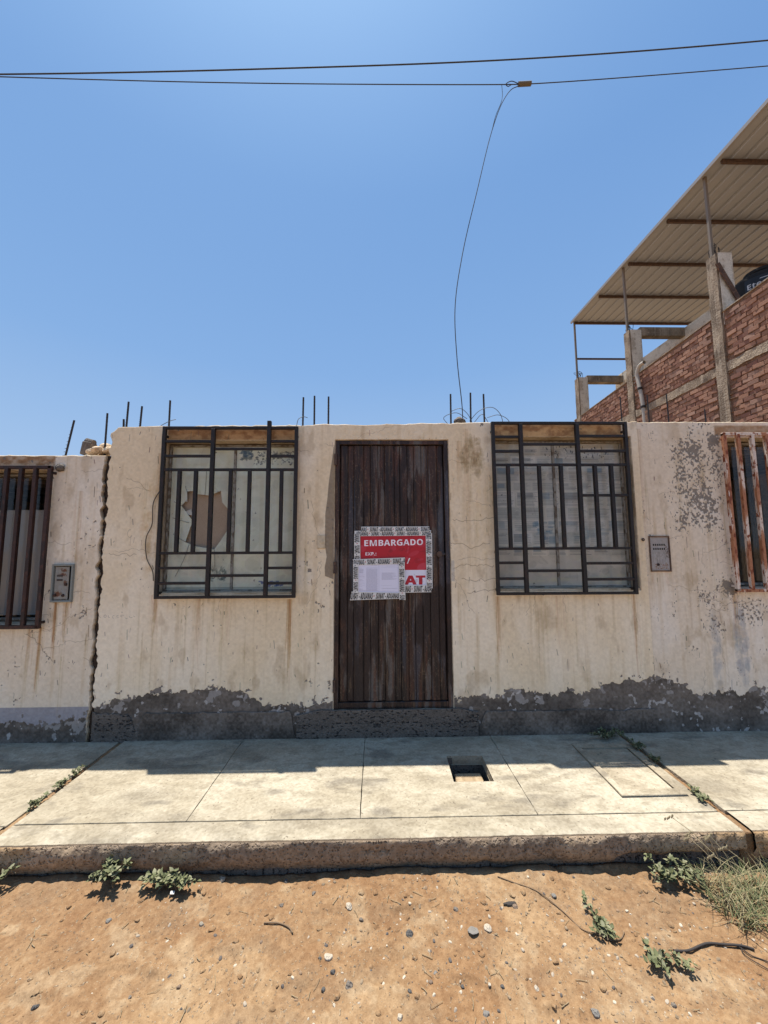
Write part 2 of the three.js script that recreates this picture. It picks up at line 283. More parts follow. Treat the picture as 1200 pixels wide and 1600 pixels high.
const paveTex = surface(2048, 640, -1.86, 0, 3.72, 1.1, (x, z) => {
  const sw = fbm(x * 3 + z * 5, z * 6 - x * 4, 4), lo = fbm(x * 1.7 + 9, z * 2.4, 4), hi = fbm(x * 90, z * 90, 3), tr = fbm(x * 9 + z * 20, z * 16 - x * 10, 4);
  let c = mix3([196, 184, 160], [222, 212, 190], sstep(.32, .68, lo * .5 + sw * .5));
  c = mix3(c, [172, 160, 137], sstep(.46, .74, tr) * .5); c = mix3(c, [224, 214, 191], sstep(.54, .8, fbm(x * 7 + 70, z * 12, 4)) * .5);
  c = mix3(c, [152, 141, 122], sstep(.52, .78, fbm(x * 2.2 + 50, z * 4.5 + 5, 4)) * .5);
  c = mix3(c, [126, 118, 106], sstep(.58, .80, fbm(x * 5 + 20, z * 11 + 2, 5)) * .5);
  if (noise(x * 120, z * 120) > .93) c = mix3(c, [110, 98, 82], .6);
  const fine = fbm(x * 30 + z * 55, z * 45 - x * 25, 4); c = mix3(c, [150, 138, 116], sstep(.55, .75, fine) * .2); const g = (hi - .5) * 40; return [c[0] + g, c[1] + g, c[2] + g, hi * .4 + tr * .6];
});
const kerbTex = surface(1024, 256, 0, 0, 2, .5, (x, y) => {
  const hi = fbm(x * 80, y * 80, 3), lo = fbm(x * 3, y * 4 + 5, 4), pit = sstep(.68, .76, fbm(x * 150 + 9, y * 150, 3)) + .5 * sstep(.7, .78, fbm(x * 45 + 2, y * 45, 3));
  let c = mix3([156, 134, 108], [132, 114, 94], sstep(.35, .65, lo)); c = mix3(c, [172, 134, 88], sstep(.6, .75, fbm(x * 2 + 30, y * 6, 3)) * .6); c = mix3(c, [74, 62, 50], pit * .45);
  const g = (hi - .5) * 50; return [c[0] + g, c[1] + g, c[2] + g, .7 + hi * .3 - pit * .6];
});
const MPAVE = surfMat(paveTex, .006, { color: lin(.54, .525, .50) }), MKERB = surfMat(kerbTex, .012);
const pavement = new THREE.Group(); pavement.name = 'pavement'; structure(pavement, 'worn pale concrete pavement with a raised kerb in front of the houses'); scene.add(pavement);
function slab(x0, x1, z0, z1, holes = [], dy = 0) {
  const s = new THREE.Shape(); const e = (v) => v + rr(-.002, .002);
  const pts = []; const N = 16; for (let i = 0; i < N; i++) pts.push([lerp(x0, x1, i / N), z0]); for (let i = 0; i < N; i++) pts.push([x1, lerp(z0, z1, i / N)]); for (let i = 0; i < N; i++) pts.push([lerp(x1, x0, i / N), z1]); for (let i = 0; i < N; i++) pts.push([x0, lerp(z1, z0, i / N)]);
  pts.forEach(([x, z], i) => (i ? s.lineTo(e(x), -e(z)) : s.moveTo(x, -z))); s.closePath();
  for (const h of holes) { const p = new THREE.Path(); h.forEach(([x, z], i) => (i ? p.lineTo(x, -z) : p.moveTo(x, -z))); p.closePath(); s.holes.push(p); }
  const g = new THREE.ExtrudeGeometry(s, { depth: .0532, bevelEnabled: true, bevelThickness: .0018, bevelSize: .0018, bevelOffset: -.0018, bevelSegments: 1 });
  g.rotateX(-Math.PI / 2); g.translate(0, PAVE - .055 + dy, 0);
  return mesh('slab', uvBox(g, paveTex.frame), MPAVE, pavement);
}
const HOLE = [[.463, .283], [.706, .286], [.700, .574], [.455, .573]], COVER = [[1.372, .16], [1.775, .165], [1.745, .745], [1.36, .748]];
const KZ = .868;
reseed(21);
[[-3.8, -2.86], [-2.855, -1.885]].forEach(([a, b]) => slab(a, b, .004, KZ - .003, [], -.006));
slab(-1.845, -.9815, .004, KZ - .003); slab(-.978, -.0915, .004, KZ - .003); slab(-.088, .8365, .004, KZ - .003, [HOLE]); slab(.840, 1.795, .004, KZ - .003, [COVER]);
[[1.832, 2.75], [2.754, 3.8]].forEach(([a, b]) => slab(a, b, .004, KZ - .003, [], .004));
// kerb strip: top, worn arris and pitted face as one swept sheet with thickness below
function kerb(x0, x1, dy = 0, s0 = 0) {
  const nx = Math.round((x1 - x0) / .012), prof = [[KZ + .002, -.03], [KZ + .002, -.004], [KZ + .006, 0], [.91, 0], [.95, 0], [.99, -.0005], [1.008, -.002], [1.015, -.005], [1.019, -.011], [1.021, -.03], [1.021, -.05], [1.021, -.07], [1.020, -.09], [1.019, -.11], [1.016, -.128], [1.008, -.145], [.99, -.16], [.96, -.19]];
  const P = [], U = [], I = [], m = prof.length; let acc = 0; const L = prof.map((p, i) => (i ? (acc += Math.hypot(p[0] - prof[i - 1][0], p[1] - prof[i - 1][1])) : 0));
  for (let i = 0; i <= nx; i++) {
    const x = lerp(x0, x1, i / nx);
    prof.forEach(([z, y], k) => {
      const face = sstep(.99, 1.018, z) * (y < -.01 ? 1 : .5), low = sstep(-.075, -.14, y);
      let dz = face * ((fbm(x * 6 + s0, y * 20, 3) - .5) * .018 + (fbm(x * 55, y * 55 + s0, 3) - .5) * .014), dY = 0;
      const under = sstep(.50, .62, fbm(x * 2.3 + 4 + s0, 1.7, 3)); dz -= low * (.02 + under * .05) ; dY += low * under * .022;
      if (k >= 4 && k <= 8) { const c = sstep(.56, .72, fbm(x * 13 + s0, 5.1, 3)); dz -= c * .010; dY -= c * .006 * (k > 5 ? 1 : 0); }
      dz += (fbm(x * 1.3, 9.9, 2) - .5) * .012 * (k > 3 ? 1 : 0);
      P.push(x, PAVE + dy + y + dY, z + dz); U.push(k <= 6 ? x / 2 : x / 2, L[k] / .5);
    });
  }
  for (let i = 0; i < nx; i++) for (let k = 0; k < m - 1; k++) { const a = i * m + k; I.push(a, a + 1, a + m, a + m, a + 1, a + m + 1); }
  const g = new THREE.BufferGeometry(); g.setAttribute('position', new THREE.Float32BufferAttribute(P, 3)); g.setAttribute('uv', new THREE.Float32BufferAttribute(U, 2)); g.setIndex(I); g.computeVertexNormals();
  // top of the strip takes the pavement colour, the face the rough kerb colour
  const top = [], face = []; for (let i = 0; i < I.length; i += 6) (((i / 6) % (m - 1)) < 6 ? top : face).push(...I.slice(i, i + 6));
  g.setIndex([...top, ...face]); g.addGroup(0, top.length, 0); g.addGroup(top.length, face.length, 1);
  const uv = g.attributes.uv, p = g.attributes.position; for (let i = 0; i < p.count; i++) if (i % m <= 6) uv.setXY(i, (p.getX(i) - paveTex.frame[0]) / paveTex.frame[2], (p.getZ(i)) / 1.1);
  return mesh('kerb', g, [MPAVE, MKERB], pavement);
}
kerb(-3.8, -1.89, -.006, 11); kerb(-1.845, 1.795, 0, 0); kerb(1.835, 3.8, .004, 29);
// footing under the slabs, cut round the meter pit
[[-3.8, .445, -.02, .985], [.716, 3.8, -.02, .985], [.446, .715, -.02, .276], [.446, .715, .582, .985]].forEach(([a, b, c, d]) => mesh('footing', uvBox(box(a, b, -.2, PAVE - .058, c, d)), MROUGH, pavement));
{ // open meter pit
  const t = thing('meter_pit', 'open square water meter pit sunk in the pavement with a pale block inside', 'pit', [.58, PAVE - .2, .43]);
  const L = (g) => { g.translate(-.58, -(PAVE - .2), -.43); return uvBox(g); };
  for (const b of [[.447, .4545, .278, .580], [.7065, .714, .278, .580]]) mesh('pit_wall', L(box(b[0], b[1], -.045, PAVE - .012, b[2], b[3])), MROUGH, t);
  mesh('pit_wall', L(box(.4555, .7055, -.045, PAVE - .012, .277, .2835)), MROUGH, t); mesh('pit_wall', L(box(.4555, .7055, -.045, PAVE - .012, .5745, .581)), MROUGH, t);
  mesh('pit_floor', L(box(.4555, .7055, -.06, -.04, .284, .574)), MROUGH, t);
  mesh('block', L(box(.497, .672, -.038, PAVE - .065, .36, .570, .012)), surfMat(renderTone, .008, { color: lin(.85, .82, .76) }), t, 'pale yellow block lying in the pit');
}
{ // inspection cover with its frame
  const t = thing('inspection_cover', 'rectangular concrete inspection cover with a raised rim beside the weedy joint', 'cover', [1.565, PAVE, .45]);
  const ring = (q, k) => q.map(([x, z]) => [lerp(1.563, x, k), lerp(.454, z, k)]);
  const ext = (outer, inner, d) => { const s = new THREE.Shape(outer.map(([x, z]) => new THREE.Vector2(x, -z))); if (inner) s.holes.push(new THREE.Path(inner.map(([x, z]) => new THREE.Vector2(x, -z)))); const g = new THREE.ExtrudeGeometry(s, { depth: d, bevelEnabled: true, bevelThickness: .003, bevelSize: .003, bevelOffset: -.003, bevelSegments: 1 }); g.rotateX(-Math.PI / 2); return g; };
  const M2 = surfMat(paveTex, .006, { color: lin(.54, .515, .48) });
  const a = uvBox(ext(ring(COVER, .972), ring(COVER, .80), .05), paveTex.frame); a.translate(-1.565, -.044, -.45);
  mesh('rim', a, M2, t); const b = uvBox(ext(ring(COVER, .785), null, .04), paveTex.frame, [.7, .1]); b.translate(-1.565, -.043, -.45); mesh('lid', b, M2, t);
}

// ---------------------------------------------------------------- metals
const rustTex = (s, a, b, c, st = 1) => surface(256, 512, 0, 0, .5, 1, (x, y) => { const n = fbm(x * 24 + s, y * 9 * st, 4), m = fbm(x * 60 + s, y * 30, 4), h = fbm(x * 150, y * 150, 2); let q = mix3(a, b, sstep(.42, .6, n)); q = mix3(q, c, sstep(.56, .68, m)); const g = (h - .5) * 24; return [q[0] + g, q[1] + g, q[2] + g, h * .5 + m * .5]; });
const blackIron = rustTex(1, [28, 20, 17], [20, 16, 15], [44, 27, 20]), brownIron = rustTex(5, [52, 26, 18], [36, 19, 15], [66, 36, 25]), whiteIron = rustTex(9, [214, 196, 180], [168, 112, 78], [124, 62, 34], .5), steelTex = rustTex(14, [86, 68, 58], [70, 54, 48], [102, 78, 62]);
const MIRON = surfMat(blackIron, .0015, { roughness: .62 }), MBROWN = surfMat(brownIron, .0015, { roughness: .65 }), MWHITE = surfMat(whiteIron, .002, { roughness: .7 }), MSTEEL = surfMat(steelTex, .0015, { roughness: .7, metalness: .2 }), MREBAR = std({ color: lin(.045, .038, .036), roughness: .75, metalness: .3 });
const metalBar = (x0, x1, y0, y1, z0, z1) => uvBox(box(x0, x1, y0, y1, z0, z1, .003), [0, 0, .5, 1], [rr(0, 3), rr(0, 3)]);

// a grille: outer frame is the part, each bar a piece of it
function grille(house, F, vbars, hbars, t = .026, mat = MIRON, label) {
  const [x0, x1, y0, y1] = F, z0 = .03, z1 = .058;
  const f = mesh('window_grille', merge([metalBar(x0, x0 + t, y0, y1, z0, z1), metalBar(x1 - t, x1, y0, y1, z0, z1), metalBar(x0 + t, x1 - t, y0, y0 + t * .8, z0, z1), metalBar(x0 + t, x1 - t, y1 - t * .8, y1, z0, z1), ...[x0 + .005, x1 - .023].flatMap((x) => [y0 + .03, y1 - .08].map((y) => metalBar(x, x + .018, y, y + .018, -.02, z0 + .002)))]), mat, house, label);
  for (const [x, a, b, w = t, dz = .002] of vbars) mesh('bar', metalBar(x - w / 2, x + w / 2, a, b, z0 + dz, z1 + dz + .002), mat, f);
  for (const [y, a, b, w = t * .8] of hbars) mesh('bar', metalBar(a, b, y - w / 2, y + w / 2, z0 + .004, z1 - .004), mat, f);
  return f;
}
// grime, paint and paper seen behind window glass
function canvasTex(w, h, draw) { const cv = document.createElement('canvas'); cv.width = w; cv.height = h; draw(cv.getContext('2d'), w, h); const t = new THREE.CanvasTexture(cv); t.colorSpace = THREE.SRGBColorSpace; t.magFilter = THREE.LinearFilter; return t; }
function grime(c, w, h, n, cols, r0, r1) { for (let k = 0; k < n; k++) { c.fillStyle = `rgba(${cols[(rnd() * cols.length) | 0]},${rr(.04, .16)})`; c.beginPath(); c.ellipse(rr(0, w), rr(0, h), rr(r0, r1), rr(r0, r1) * rr(.5, 2), rr(0, 3), 0, 6.3); c.fill(); } }
function flecks(c, w, h, n, cols) { for (let k = 0; k < n; k++) { c.fillStyle = `rgba(${cols[(rnd() * cols.length) | 0]},${rr(.3, .8)})`; c.beginPath(); const x = rr(0, w), y = rr(0, h), s = rr(1, 6); c.moveTo(x, y); for (let q = 0; q < 5; q++) c.lineTo(x + rr(-s, s), y + rr(-s, s) * 1.6); c.fill(); } }
reseed(55);
const paintedPane = canvasTex(512, 640, (c, w, h) => {
  c.fillStyle = 'rgb(216,220,198)'; c.fillRect(0, 0, w, h); grime(c, w, h, 500, ['232,228,214', '190,186,168', '152,150,134', '208,198,168'], 4, 40);
  for (let k = 0; k < 60; k++) { c.fillStyle = `rgba(225,228,220,${rr(.05, .2)})`; c.fillRect(rr(0, w), rr(0, h), rr(2, 14), rr(60, 300)); }
  c.fillStyle = 'rgba(90,96,90,.35)'; c.fillRect(0, h * .965, w, 8); flecks(c, w, h, 60, ['70,70,64', '90,80,66', '225,225,218']);
  c.fillStyle = 'rgba(70,92,140,.7)'; for (let k = 0; k < 40; k++) c.fillRect(rr(w * .72, w * .9), rr(h * .925, h * .955), rr(4, 14), rr(3, 8));
  for (let k = 0; k < 70; k++) { c.fillStyle = `rgba(${rnd() < .5 ? '52,72,84' : '120,128,120'},${rr(.3, .8)})`; c.beginPath(); c.ellipse(w * .60 + rr(-24, 24), h * .075 + rr(-22, 22), rr(2, 9), rr(2, 9), 0, 0, 6.3); c.fill(); }
  for (let k = 0; k < 160; k++) { c.fillStyle = `rgba(60,64,60,${rr(.2, .7)})`; c.beginPath(); c.ellipse(rr(w * .66, w), rr(h * .05, h * .14), rr(1, 7), rr(1, 4), rr(0, 3), 0, 6.3); c.fill(); }
  for (let k = 0; k < 60; k++) { c.fillStyle = `rgba(84,100,92,${rr(.2, .6)})`; c.beginPath(); c.ellipse(w * .41 + rr(-30, 30), h * .88 + rr(-30, 30), rr(1, 7), rr(1, 9), rr(0, 3), 0, 6.3); c.fill(); }
});
const newsPane = canvasTex(640, 768, (c, w, h) => {
  c.fillStyle = 'rgb(196,192,178)'; c.fillRect(0, 0, w, h); grime(c, w, h, 300, ['206,202,190', '130,130,120', '156,150,134'], 6, 50);
  let y = 40; while (y < h * .78) { const rows = rr(40, 90); for (let x = 20; x < w - 40;) { const ww = rr(60, 130); c.fillStyle = `rgba(${rnd() < .5 ? '214,210,200' : '184,182,172'},${rr(.3, .7)})`; c.fillRect(x, y, ww, rows); for (let l = y + 6; l < y + rows - 4; l += rr(5, 8)) { c.fillStyle = `rgba(70,78,80,${rr(.3, .62)})`; c.fillRect(x + 5, l, ww - rr(10, 30), rr(1.5, 3)); } if (rnd() < .35) { c.fillStyle = `rgba(${rnd() < .4 ? '74,104,128' : '70,76,78'},${rr(.2, .5)})`; c.fillRect(x + 8, y + 8, ww * rr(.3, .8), rows * rr(.3, .7)); } x += ww + 4; } y += rows + 4; }
  for (let k = 0; k < 20; k++) { c.fillStyle = `rgba(60,98,124,${rr(.15, .45)})`; c.fillRect(rr(w * .28, w * .42), rr(h * .55, h * .66), rr(6, 46), rr(4, 30)); }
  for (let k = 0; k < 12; k++) { c.fillStyle = `rgba(96,120,132,${rr(.1, .3)})`; c.fillRect(rr(w * .05, w * .9), rr(h * .58, h * .66), rr(20, 70), rr(10, 40)); }
  grime(c, w, h, 420, ['206,202,188', '130,128,118', '164,162,142', '100,98,90'], 3, 26);
  flecks(c, w, h, 60, ['44,46,46', '60,58,52']); for (let k = 0; k < 60; k++) { c.fillStyle = `rgba(36,38,40,${rr(.3, .8)})`; c.beginPath(); const x = rr(w * .4, w * .9), yy = rr(h * .04, h * .12); c.ellipse(x, yy, rr(1, 4), rr(2, 10), rr(-.6, .6), 0, 6.3); c.fill(); }
  for (let k = 0; k < 18; k++) { c.fillStyle = `rgba(206,202,160,${rr(.1, .3)})`; c.fillRect(rr(0, w), rr(h * .88, h * .96), rr(20, 90), rr(5, 20)); }
});
const MPAPER = std({ map: paintedPane, roughness: .8 }), MNEWS = std({ map: newsPane, roughness: .85 });
const MGLASS = new THREE.MeshPhysicalMaterial({ color: lin(1, 1, 1), transmission: 1, thickness: 0, roughness: .06, ior: 1.28 });
const MCARD = surfMat(surface(256, 256, 0, 0, .5, .5, (x, y) => { const g = (noise(x * 300, y * 300) - .5) * 16, l = fbm(x * 10, y * 10, 3) * 14; return [170 + g + l, 150 + g + l, 128 + g + l, .5]; }), .001);
const MFRAME = surfMat(surface(256, 256, 0, 0, .5, .5, (x, y) => { const n = fbm(x * 30, y * 30, 4); const c = mix3([150, 146, 136], [104, 92, 78], sstep(.4, .7, n)); return [...c, n]; }), .002);
function planeUV(g, x0, x1, y0, y1) { const p = g.attributes.position, uv = new Float32Array(p.count * 2); for (let i = 0; i < p.count; i++) { uv[i * 2] = (p.getX(i) - x0) / (x1 - x0); uv[i * 2 + 1] = (p.getY(i) - y0) / (y1 - y0); } g.setAttribute('uv', new THREE.BufferAttribute(uv, 2)); return g; }
function windowFrame(house, x0, x1, y0, y1, mull, z = -.12) {
  const t = .016, f = [metalBar(x0, x1, y0, y0 + t, z - .03, z + .02), metalBar(x0, x1, y1 - t, y1, z - .03, z + .02), metalBar(x0, x0 + t, y0 + t, y1 - t, z - .03, z + .02), metalBar(x1 - t, x1, y0 + t, y1 - t, z - .03, z + .02)];
  for (const m of mull) f.push(metalBar(m - .01, m + .01, y0 + t, y1 - t, z - .02, z + .012));
  return mesh('window', uvBox(merge(f), [0, 0, .5, .5]), MFRAME, house);
}

// ---------------------------------------------------------------- the house with the sealed door
reseed(99);
const house = thing('cream_house', 'cream rendered single-storey house with a dark metal door between two grilled windows', 'house');
const WL = [-1.69, -.65, 1.205, 2.405], WR = [.955, 2.06, 1.215, 2.437], DOOR = [-.325, .575, .345, 2.408];
frontWall('wall', house, -2.098, 2.126, topMain, [WL, WR, DOOR], wallMain, .2, (y) => (fbm(y * 22, 3.3, 4) - .45) * .05, null);
shell(house, -2.095, 2.112, 2.36);
// rendered plinth, proud of the wall and ragged along the top, broken away by the left joint
function plinth(x0, x1, y0, topFn, dz, mat, name, leftFn) {
  const s = new THREE.Shape(); s.moveTo(x0, y0); s.lineTo(x1, y0); for (let x = x1; x > x0; x -= .012) s.lineTo(x, topFn(x)); s.lineTo(x0, topFn(x0)); s.closePath();
  const g = new THREE.ExtrudeGeometry(s, { depth: dz - .002, bevelEnabled: true, bevelThickness: .003, bevelSize: .003, bevelOffset: -.003, bevelSegments: 1 }); g.translate(0, 0, .0045);
  return mesh(name, uvBox(g, [0, 0, 2, 1]), mat, house);
}
const jag = (x, s, a) => (fbm(x * 14 + s, 1.1, 4) - .5) * a;
plinth(-1.80, -.60, PAVE - .03, (x) => .345 + jag(x, 3, .02) - .18 * sstep(-1.71, -1.80, x + jag(x, 8, .03)) - .17 * sstep(-.66, -.60, x + jag(x, 2, .05)), .007, MCEM, 'plinth');
plinth(.76, 2.115, PAVE - .03, (x) => .325 + jag(x, 13, .03) - .1 * sstep(.82, .76, x), .007, MCEM, 'plinth');
plinth(-2.09, -1.74, PAVE - .03, (x) => .345 + jag(x * 1.5, 23, .06) - .16 * sstep(-1.85, -1.74, x), .005, MROUGH, 'broken_plinth');
plinth(-.595, .755, PAVE - .03, (x) => .352 + jag(x, 33, .008) - .03 * sstep(-.4, -.6, x) - .02 * sstep(.6, .75, x), .014, MROUGH, 'doorstep');
// grilles
{
  const [a, b, c, d] = [-1.662, -.612, 1.178, 2.502], va = -1.27, vb = -.837;
  grille(house, [a, b, c, d], [[va, c + .02, d - .02, .03], [vb, c + .02, d + .045, .03], [-1.517, 1.525, 2.15], [-1.392, 1.525, 2.15], [-1.125, 1.525, 2.15], [-.98, 1.525, 2.15], [-.734, 1.525, 2.15]],
    [[2.159, a + .02, b - .02], [1.517, a + .02, b - .02], [2.383, a + .02, va - .015], [2.267, a + .02, va - .015], [1.406, a + .02, va - .015], [1.292, a + .02, va - .015], [2.324, va + .015, vb - .015], [1.347, va + .015, vb - .015], [2.384, vb + .015, b - .02], [2.266, vb + .015, b - .02], [1.402, vb + .015, b - .02], [1.288, vb + .015, b - .02]]);
}
{
  const [a, b, c, d] = [.914, 2.004, 1.186, 2.544], va = 1.146, vb = 1.598;
  grille(house, [a, b, c, d], [[va, c + .02, d - .02, .03], [vb, c + .02, d - .02, .03], [1.036, 1.545, 2.188], [1.282, 1.545, 2.188], [1.455, 1.545, 2.188], [1.726, 1.545, 2.188], [1.855, 1.545, 2.188]],
    [[2.195, a + .02, b - .02], [1.538, a + .02, b - .02], [2.421, a + .02, va - .015], [2.304, a + .02, va - .015], [1.43, a + .02, va - .015], [1.31, a + .02, va - .015], [2.362, va + .015, vb - .015], [1.368, va + .015, vb - .015], [2.428, vb + .015, b - .02], [2.307, vb + .015, b - .02], [1.952, vb + .015, b - .02], [1.423, vb + .015, b - .02], [1.301, vb + .015, b - .02]]);
}
{ // broken window
  const [x0, x1, y0, y1] = WL, w = windowFrame(house, x0 + .008, x1 - .008, y0 + .008, y1 - .008, [-1.155]);
  const hole = [[-1.535, 2.011], [-1.482, 2.016], [-1.449, 1.988], [-1.352, 1.978], [-1.27, 2.016], [-1.254, 1.922], [-1.201, 1.857], [-1.214, 1.69], [-1.256, 1.619], [-1.304, 1.55], [-1.457, 1.576], [-1.531, 1.608], [-1.48, 1.774], [-1.572, 1.897], [-1.53, 1.949]];
  const shp = (a, b, c, d, h) => { const s = new THREE.Shape([[a, c], [b, c], [b, d], [a, d]].map((p) => new THREE.Vector2(...p))); if (h) s.holes.push(new THREE.Path([...h].reverse().map((p) => new THREE.Vector2(...p)))); return s; };
  const sheet = (s, z, t) => { const g = new THREE.ExtrudeGeometry(s, { depth: t, bevelEnabled: false }); g.translate(0, 0, z); return g; };
  const L = [x0 + .02, -1.166, y0 + .02, y1 - .02], Rr = [-1.144, x1 - .02, y0 + .02, y1 - .02];
  mesh('pane', sheet(shp(...L, hole), -.118, .003), MGLASS, w, 'pane with a large jagged hole broken through it'); mesh('pane', sheet(shp(...Rr), -.118, .003), MGLASS, w);
  const big = hole.map(([x, y]) => [-1.39 + (x + 1.39) * 1.03, 1.79 + (y - 1.79) * 1.02]);
  mesh('painted_paper', planeUV(sheet(shp(...L, big), -.124, .002), x0, x1, y0, y1), MPAPER, w); mesh('painted_paper', planeUV(sheet(shp(...Rr), -.124, .002), x0, x1, y0, y1), MPAPER, w);
  mesh('cardboard', uvBox(box(-1.62, -1.17, 1.45, 2.1, -.155, -.150), [0, 0, .5, .5]), MCARD, w, 'pinkish brown cardboard sheet behind the broken pane');
  const MCRACK = std({ color: lin(.09, .09, .085), roughness: .5 }), MSHARD = std({ color: lin(.55, .54, .48), roughness: .4 });
  for (const [p, q] of [[[-1.572, 1.897], [-1.635, 1.93]], [[-1.51, 1.76], [-1.64, 1.8]], [[-1.531, 1.608], [-1.63, 1.67]], [[-1.5, 1.585], [-1.6, 1.33]], [[-1.535, 2.011], [-1.55, 2.06]], [[-1.39, 1.985], [-1.385, 2.2]], [[-1.30, 1.55], [-1.29, 1.4]]]) mesh('crack', tube([[p[0], p[1], -.1145], [(p[0] + q[0]) / 2 + rr(-.01, .01), (p[1] + q[1]) / 2, -.1145], [q[0], q[1], -.1145]], .0016, 8, 4), MCRACK, w);
  for (const pts of [[[-1.60, 1.945], [-1.54, 1.985], [-1.535, 1.93]], [[-1.56, 1.85], [-1.5, 1.87], [-1.49, 1.82], [-1.545, 1.83]]]) mesh('shard', sheet(new THREE.Shape(pts.map((p) => new THREE.Vector2(...p))), -.13, .003), MSHARD, w);
  mesh('sill', uvBox(box(x0 + .006, x1 - .006, y0 - .02, y0 + .012, -.095, -.002, .004)), MREVEAL, w);
}
{ // papered window
  const [x0, x1, y0, y1] = WR, w = windowFrame(house, x0 + .008, x1 - .008, y0 + .008, y1 - .008, [1.475]);
  for (const [a, b] of [[x0 + .02, 1.464], [1.486, x1 - .02]]) { mesh('pane', box(a, b, y0 + .02, y1 - .02, -.118, -.115), MGLASS, w); mesh('newspaper', planeUV(box(a, b, y0 + .02, y1 - .02, -.126, -.124), x0, x1, y0, y1), MNEWS, w); }
  mesh('sill', uvBox(box(x0 + .006, x1 - .006, y0 - .02, y0 + .012, -.095, -.002, .004)), MREVEAL, w);
}
// door
const doorTex = surface(1024, 1024, -.33, .33, .92, 2.1, (x, y) => {
  const s = fbm(x * 55, y * 1.6, 4), t = fbm(x * 90 + 30, y * 3.5 + 4, 4), b = fbm(x * 16 + 5, y * 2.2 + 9, 4), h = fbm(x * 160, y * 90, 3);
  let c = mix3([62, 39, 28], [38, 26, 20], sstep(.35, .65, s)); c = mix3(c, [98, 93, 89], sstep(.54, .66, b + .02) * .8); c = mix3(c, [104, 82, 60], sstep(.60, .72, t) * .6); c = mix3(c, [84, 48, 32], sstep(.55, .75, fbm(x * 30, y * 5 + 60, 4)) * .6);
  c = mix3(c, [64, 72, 88], sstep(.64, .74, fbm(x * 20 + 44, y * 1.1 + 3, 4)) * .55); if (h > .74) c = mix3(c, [120, 100, 78], .5); c = mix3(c, [34, 20, 16], sstep(.54, .66, fbm(x * 9 + 9, y * 3.4 + 2, 5)) * .8);
  const g = (h - .5) * 26; return [c[0] + g, c[1] + g, c[2] + g, h * .5 + s * .5];
});
const MDOOR = surfMat(doorTex, .003, { roughness: .58, metalness: .15 });
{
  const [x0, x1, y0, y1] = DOOR, zf = -.03, F = doorTex.frame;
  const d = mesh('door', uvBox(merge([box(x0 + .002, x0 + .034, y0 + .004, y1 - .002, -.09, -.004, .004), box(x1 - .034, x1 - .002, y0 + .004, y1 - .002, -.09, -.004, .004), box(x0 + .034, x1 - .034, y1 - .034, y1 - .002, -.09, -.006, .004), box(x0 + .034, x1 - .034, y0 + .004, y0 + .05, -.09, -.012, .004), box(x0 + .034, x1 - .034, y0 + .05, y1 - .034, -.085, -.060)]), F), MDOOR, house, 'rusty dark brown metal door of vertical folded strips');
  const n = 14, a = x0 + .04, ws = [...Array(n)].map((_, i) => (i % 2 ? .9 : 1.1) * rr(.82, 1.2)), tot = ws.reduce((p, q) => p + q), edge = [a]; for (const q of ws) edge.push(edge[edge.length - 1] + q / tot * (x1 - .04 - a));
  for (let i = 0; i < n; i++) { const up = i % 2 === 0, xx = edge[i], w = edge[i + 1] - edge[i], z = up ? zf + .006 : zf - .001; const s = new THREE.Shape(); const k = up ? 0 : .004; s.moveTo(xx + .0002 - k, -.062); s.lineTo(xx + .0002, z - .004); s.lineTo(xx + .007, z); s.lineTo(xx + w - .007, z + .0005); s.lineTo(xx + w - .0002, z - .004); s.lineTo(xx + w - .0002 + k, -.062); s.closePath();
    const g = new THREE.ExtrudeGeometry(s, { depth: y1 - .04 - (y0 + .055), bevelEnabled: false }); g.rotateX(-Math.PI / 2); // shape y -> -z
    g.scale(1, 1, -1); g.translate(0, y0 + .055, 0); const p = g.index; const q = g; const arr = q.attributes.position; for (let v = 0; v < arr.count; v += 3) { for (const A of [q.attributes.position, q.attributes.normal]) { const t = [A.getX(v), A.getY(v), A.getZ(v)]; A.setXYZ(v, A.getX(v + 1), A.getY(v + 1), A.getZ(v + 1)); A.setXYZ(v + 1, ...t); } } q.computeVertexNormals();
    mesh('slat', uvBox(q, F, [rr(-.02, .02), rr(-.05, .05)]), MDOOR, d); }
  const lock = new THREE.CylinderGeometry(.022, .024, .012, 18); lock.rotateX(Math.PI / 2); lock.translate(.493, 1.50, -.018); mesh('lock', uvBox(lock, [0, 0, .5, 1]), MSTEEL, d);
  mesh('cross_rail', uvBox(box(.40, x1 - .034, 1.490, 1.508, -.034, -.020, .003), F), MDOOR, d);
  for (const y of [.52, 1.4, 2.25]) { const h = new THREE.CylinderGeometry(.011, .011, .09, 10); h.translate(x0 + .004, y, .006); mesh('hinge', uvBox(h, [0, 0, .5, 1]), MSTEEL, d); }
}
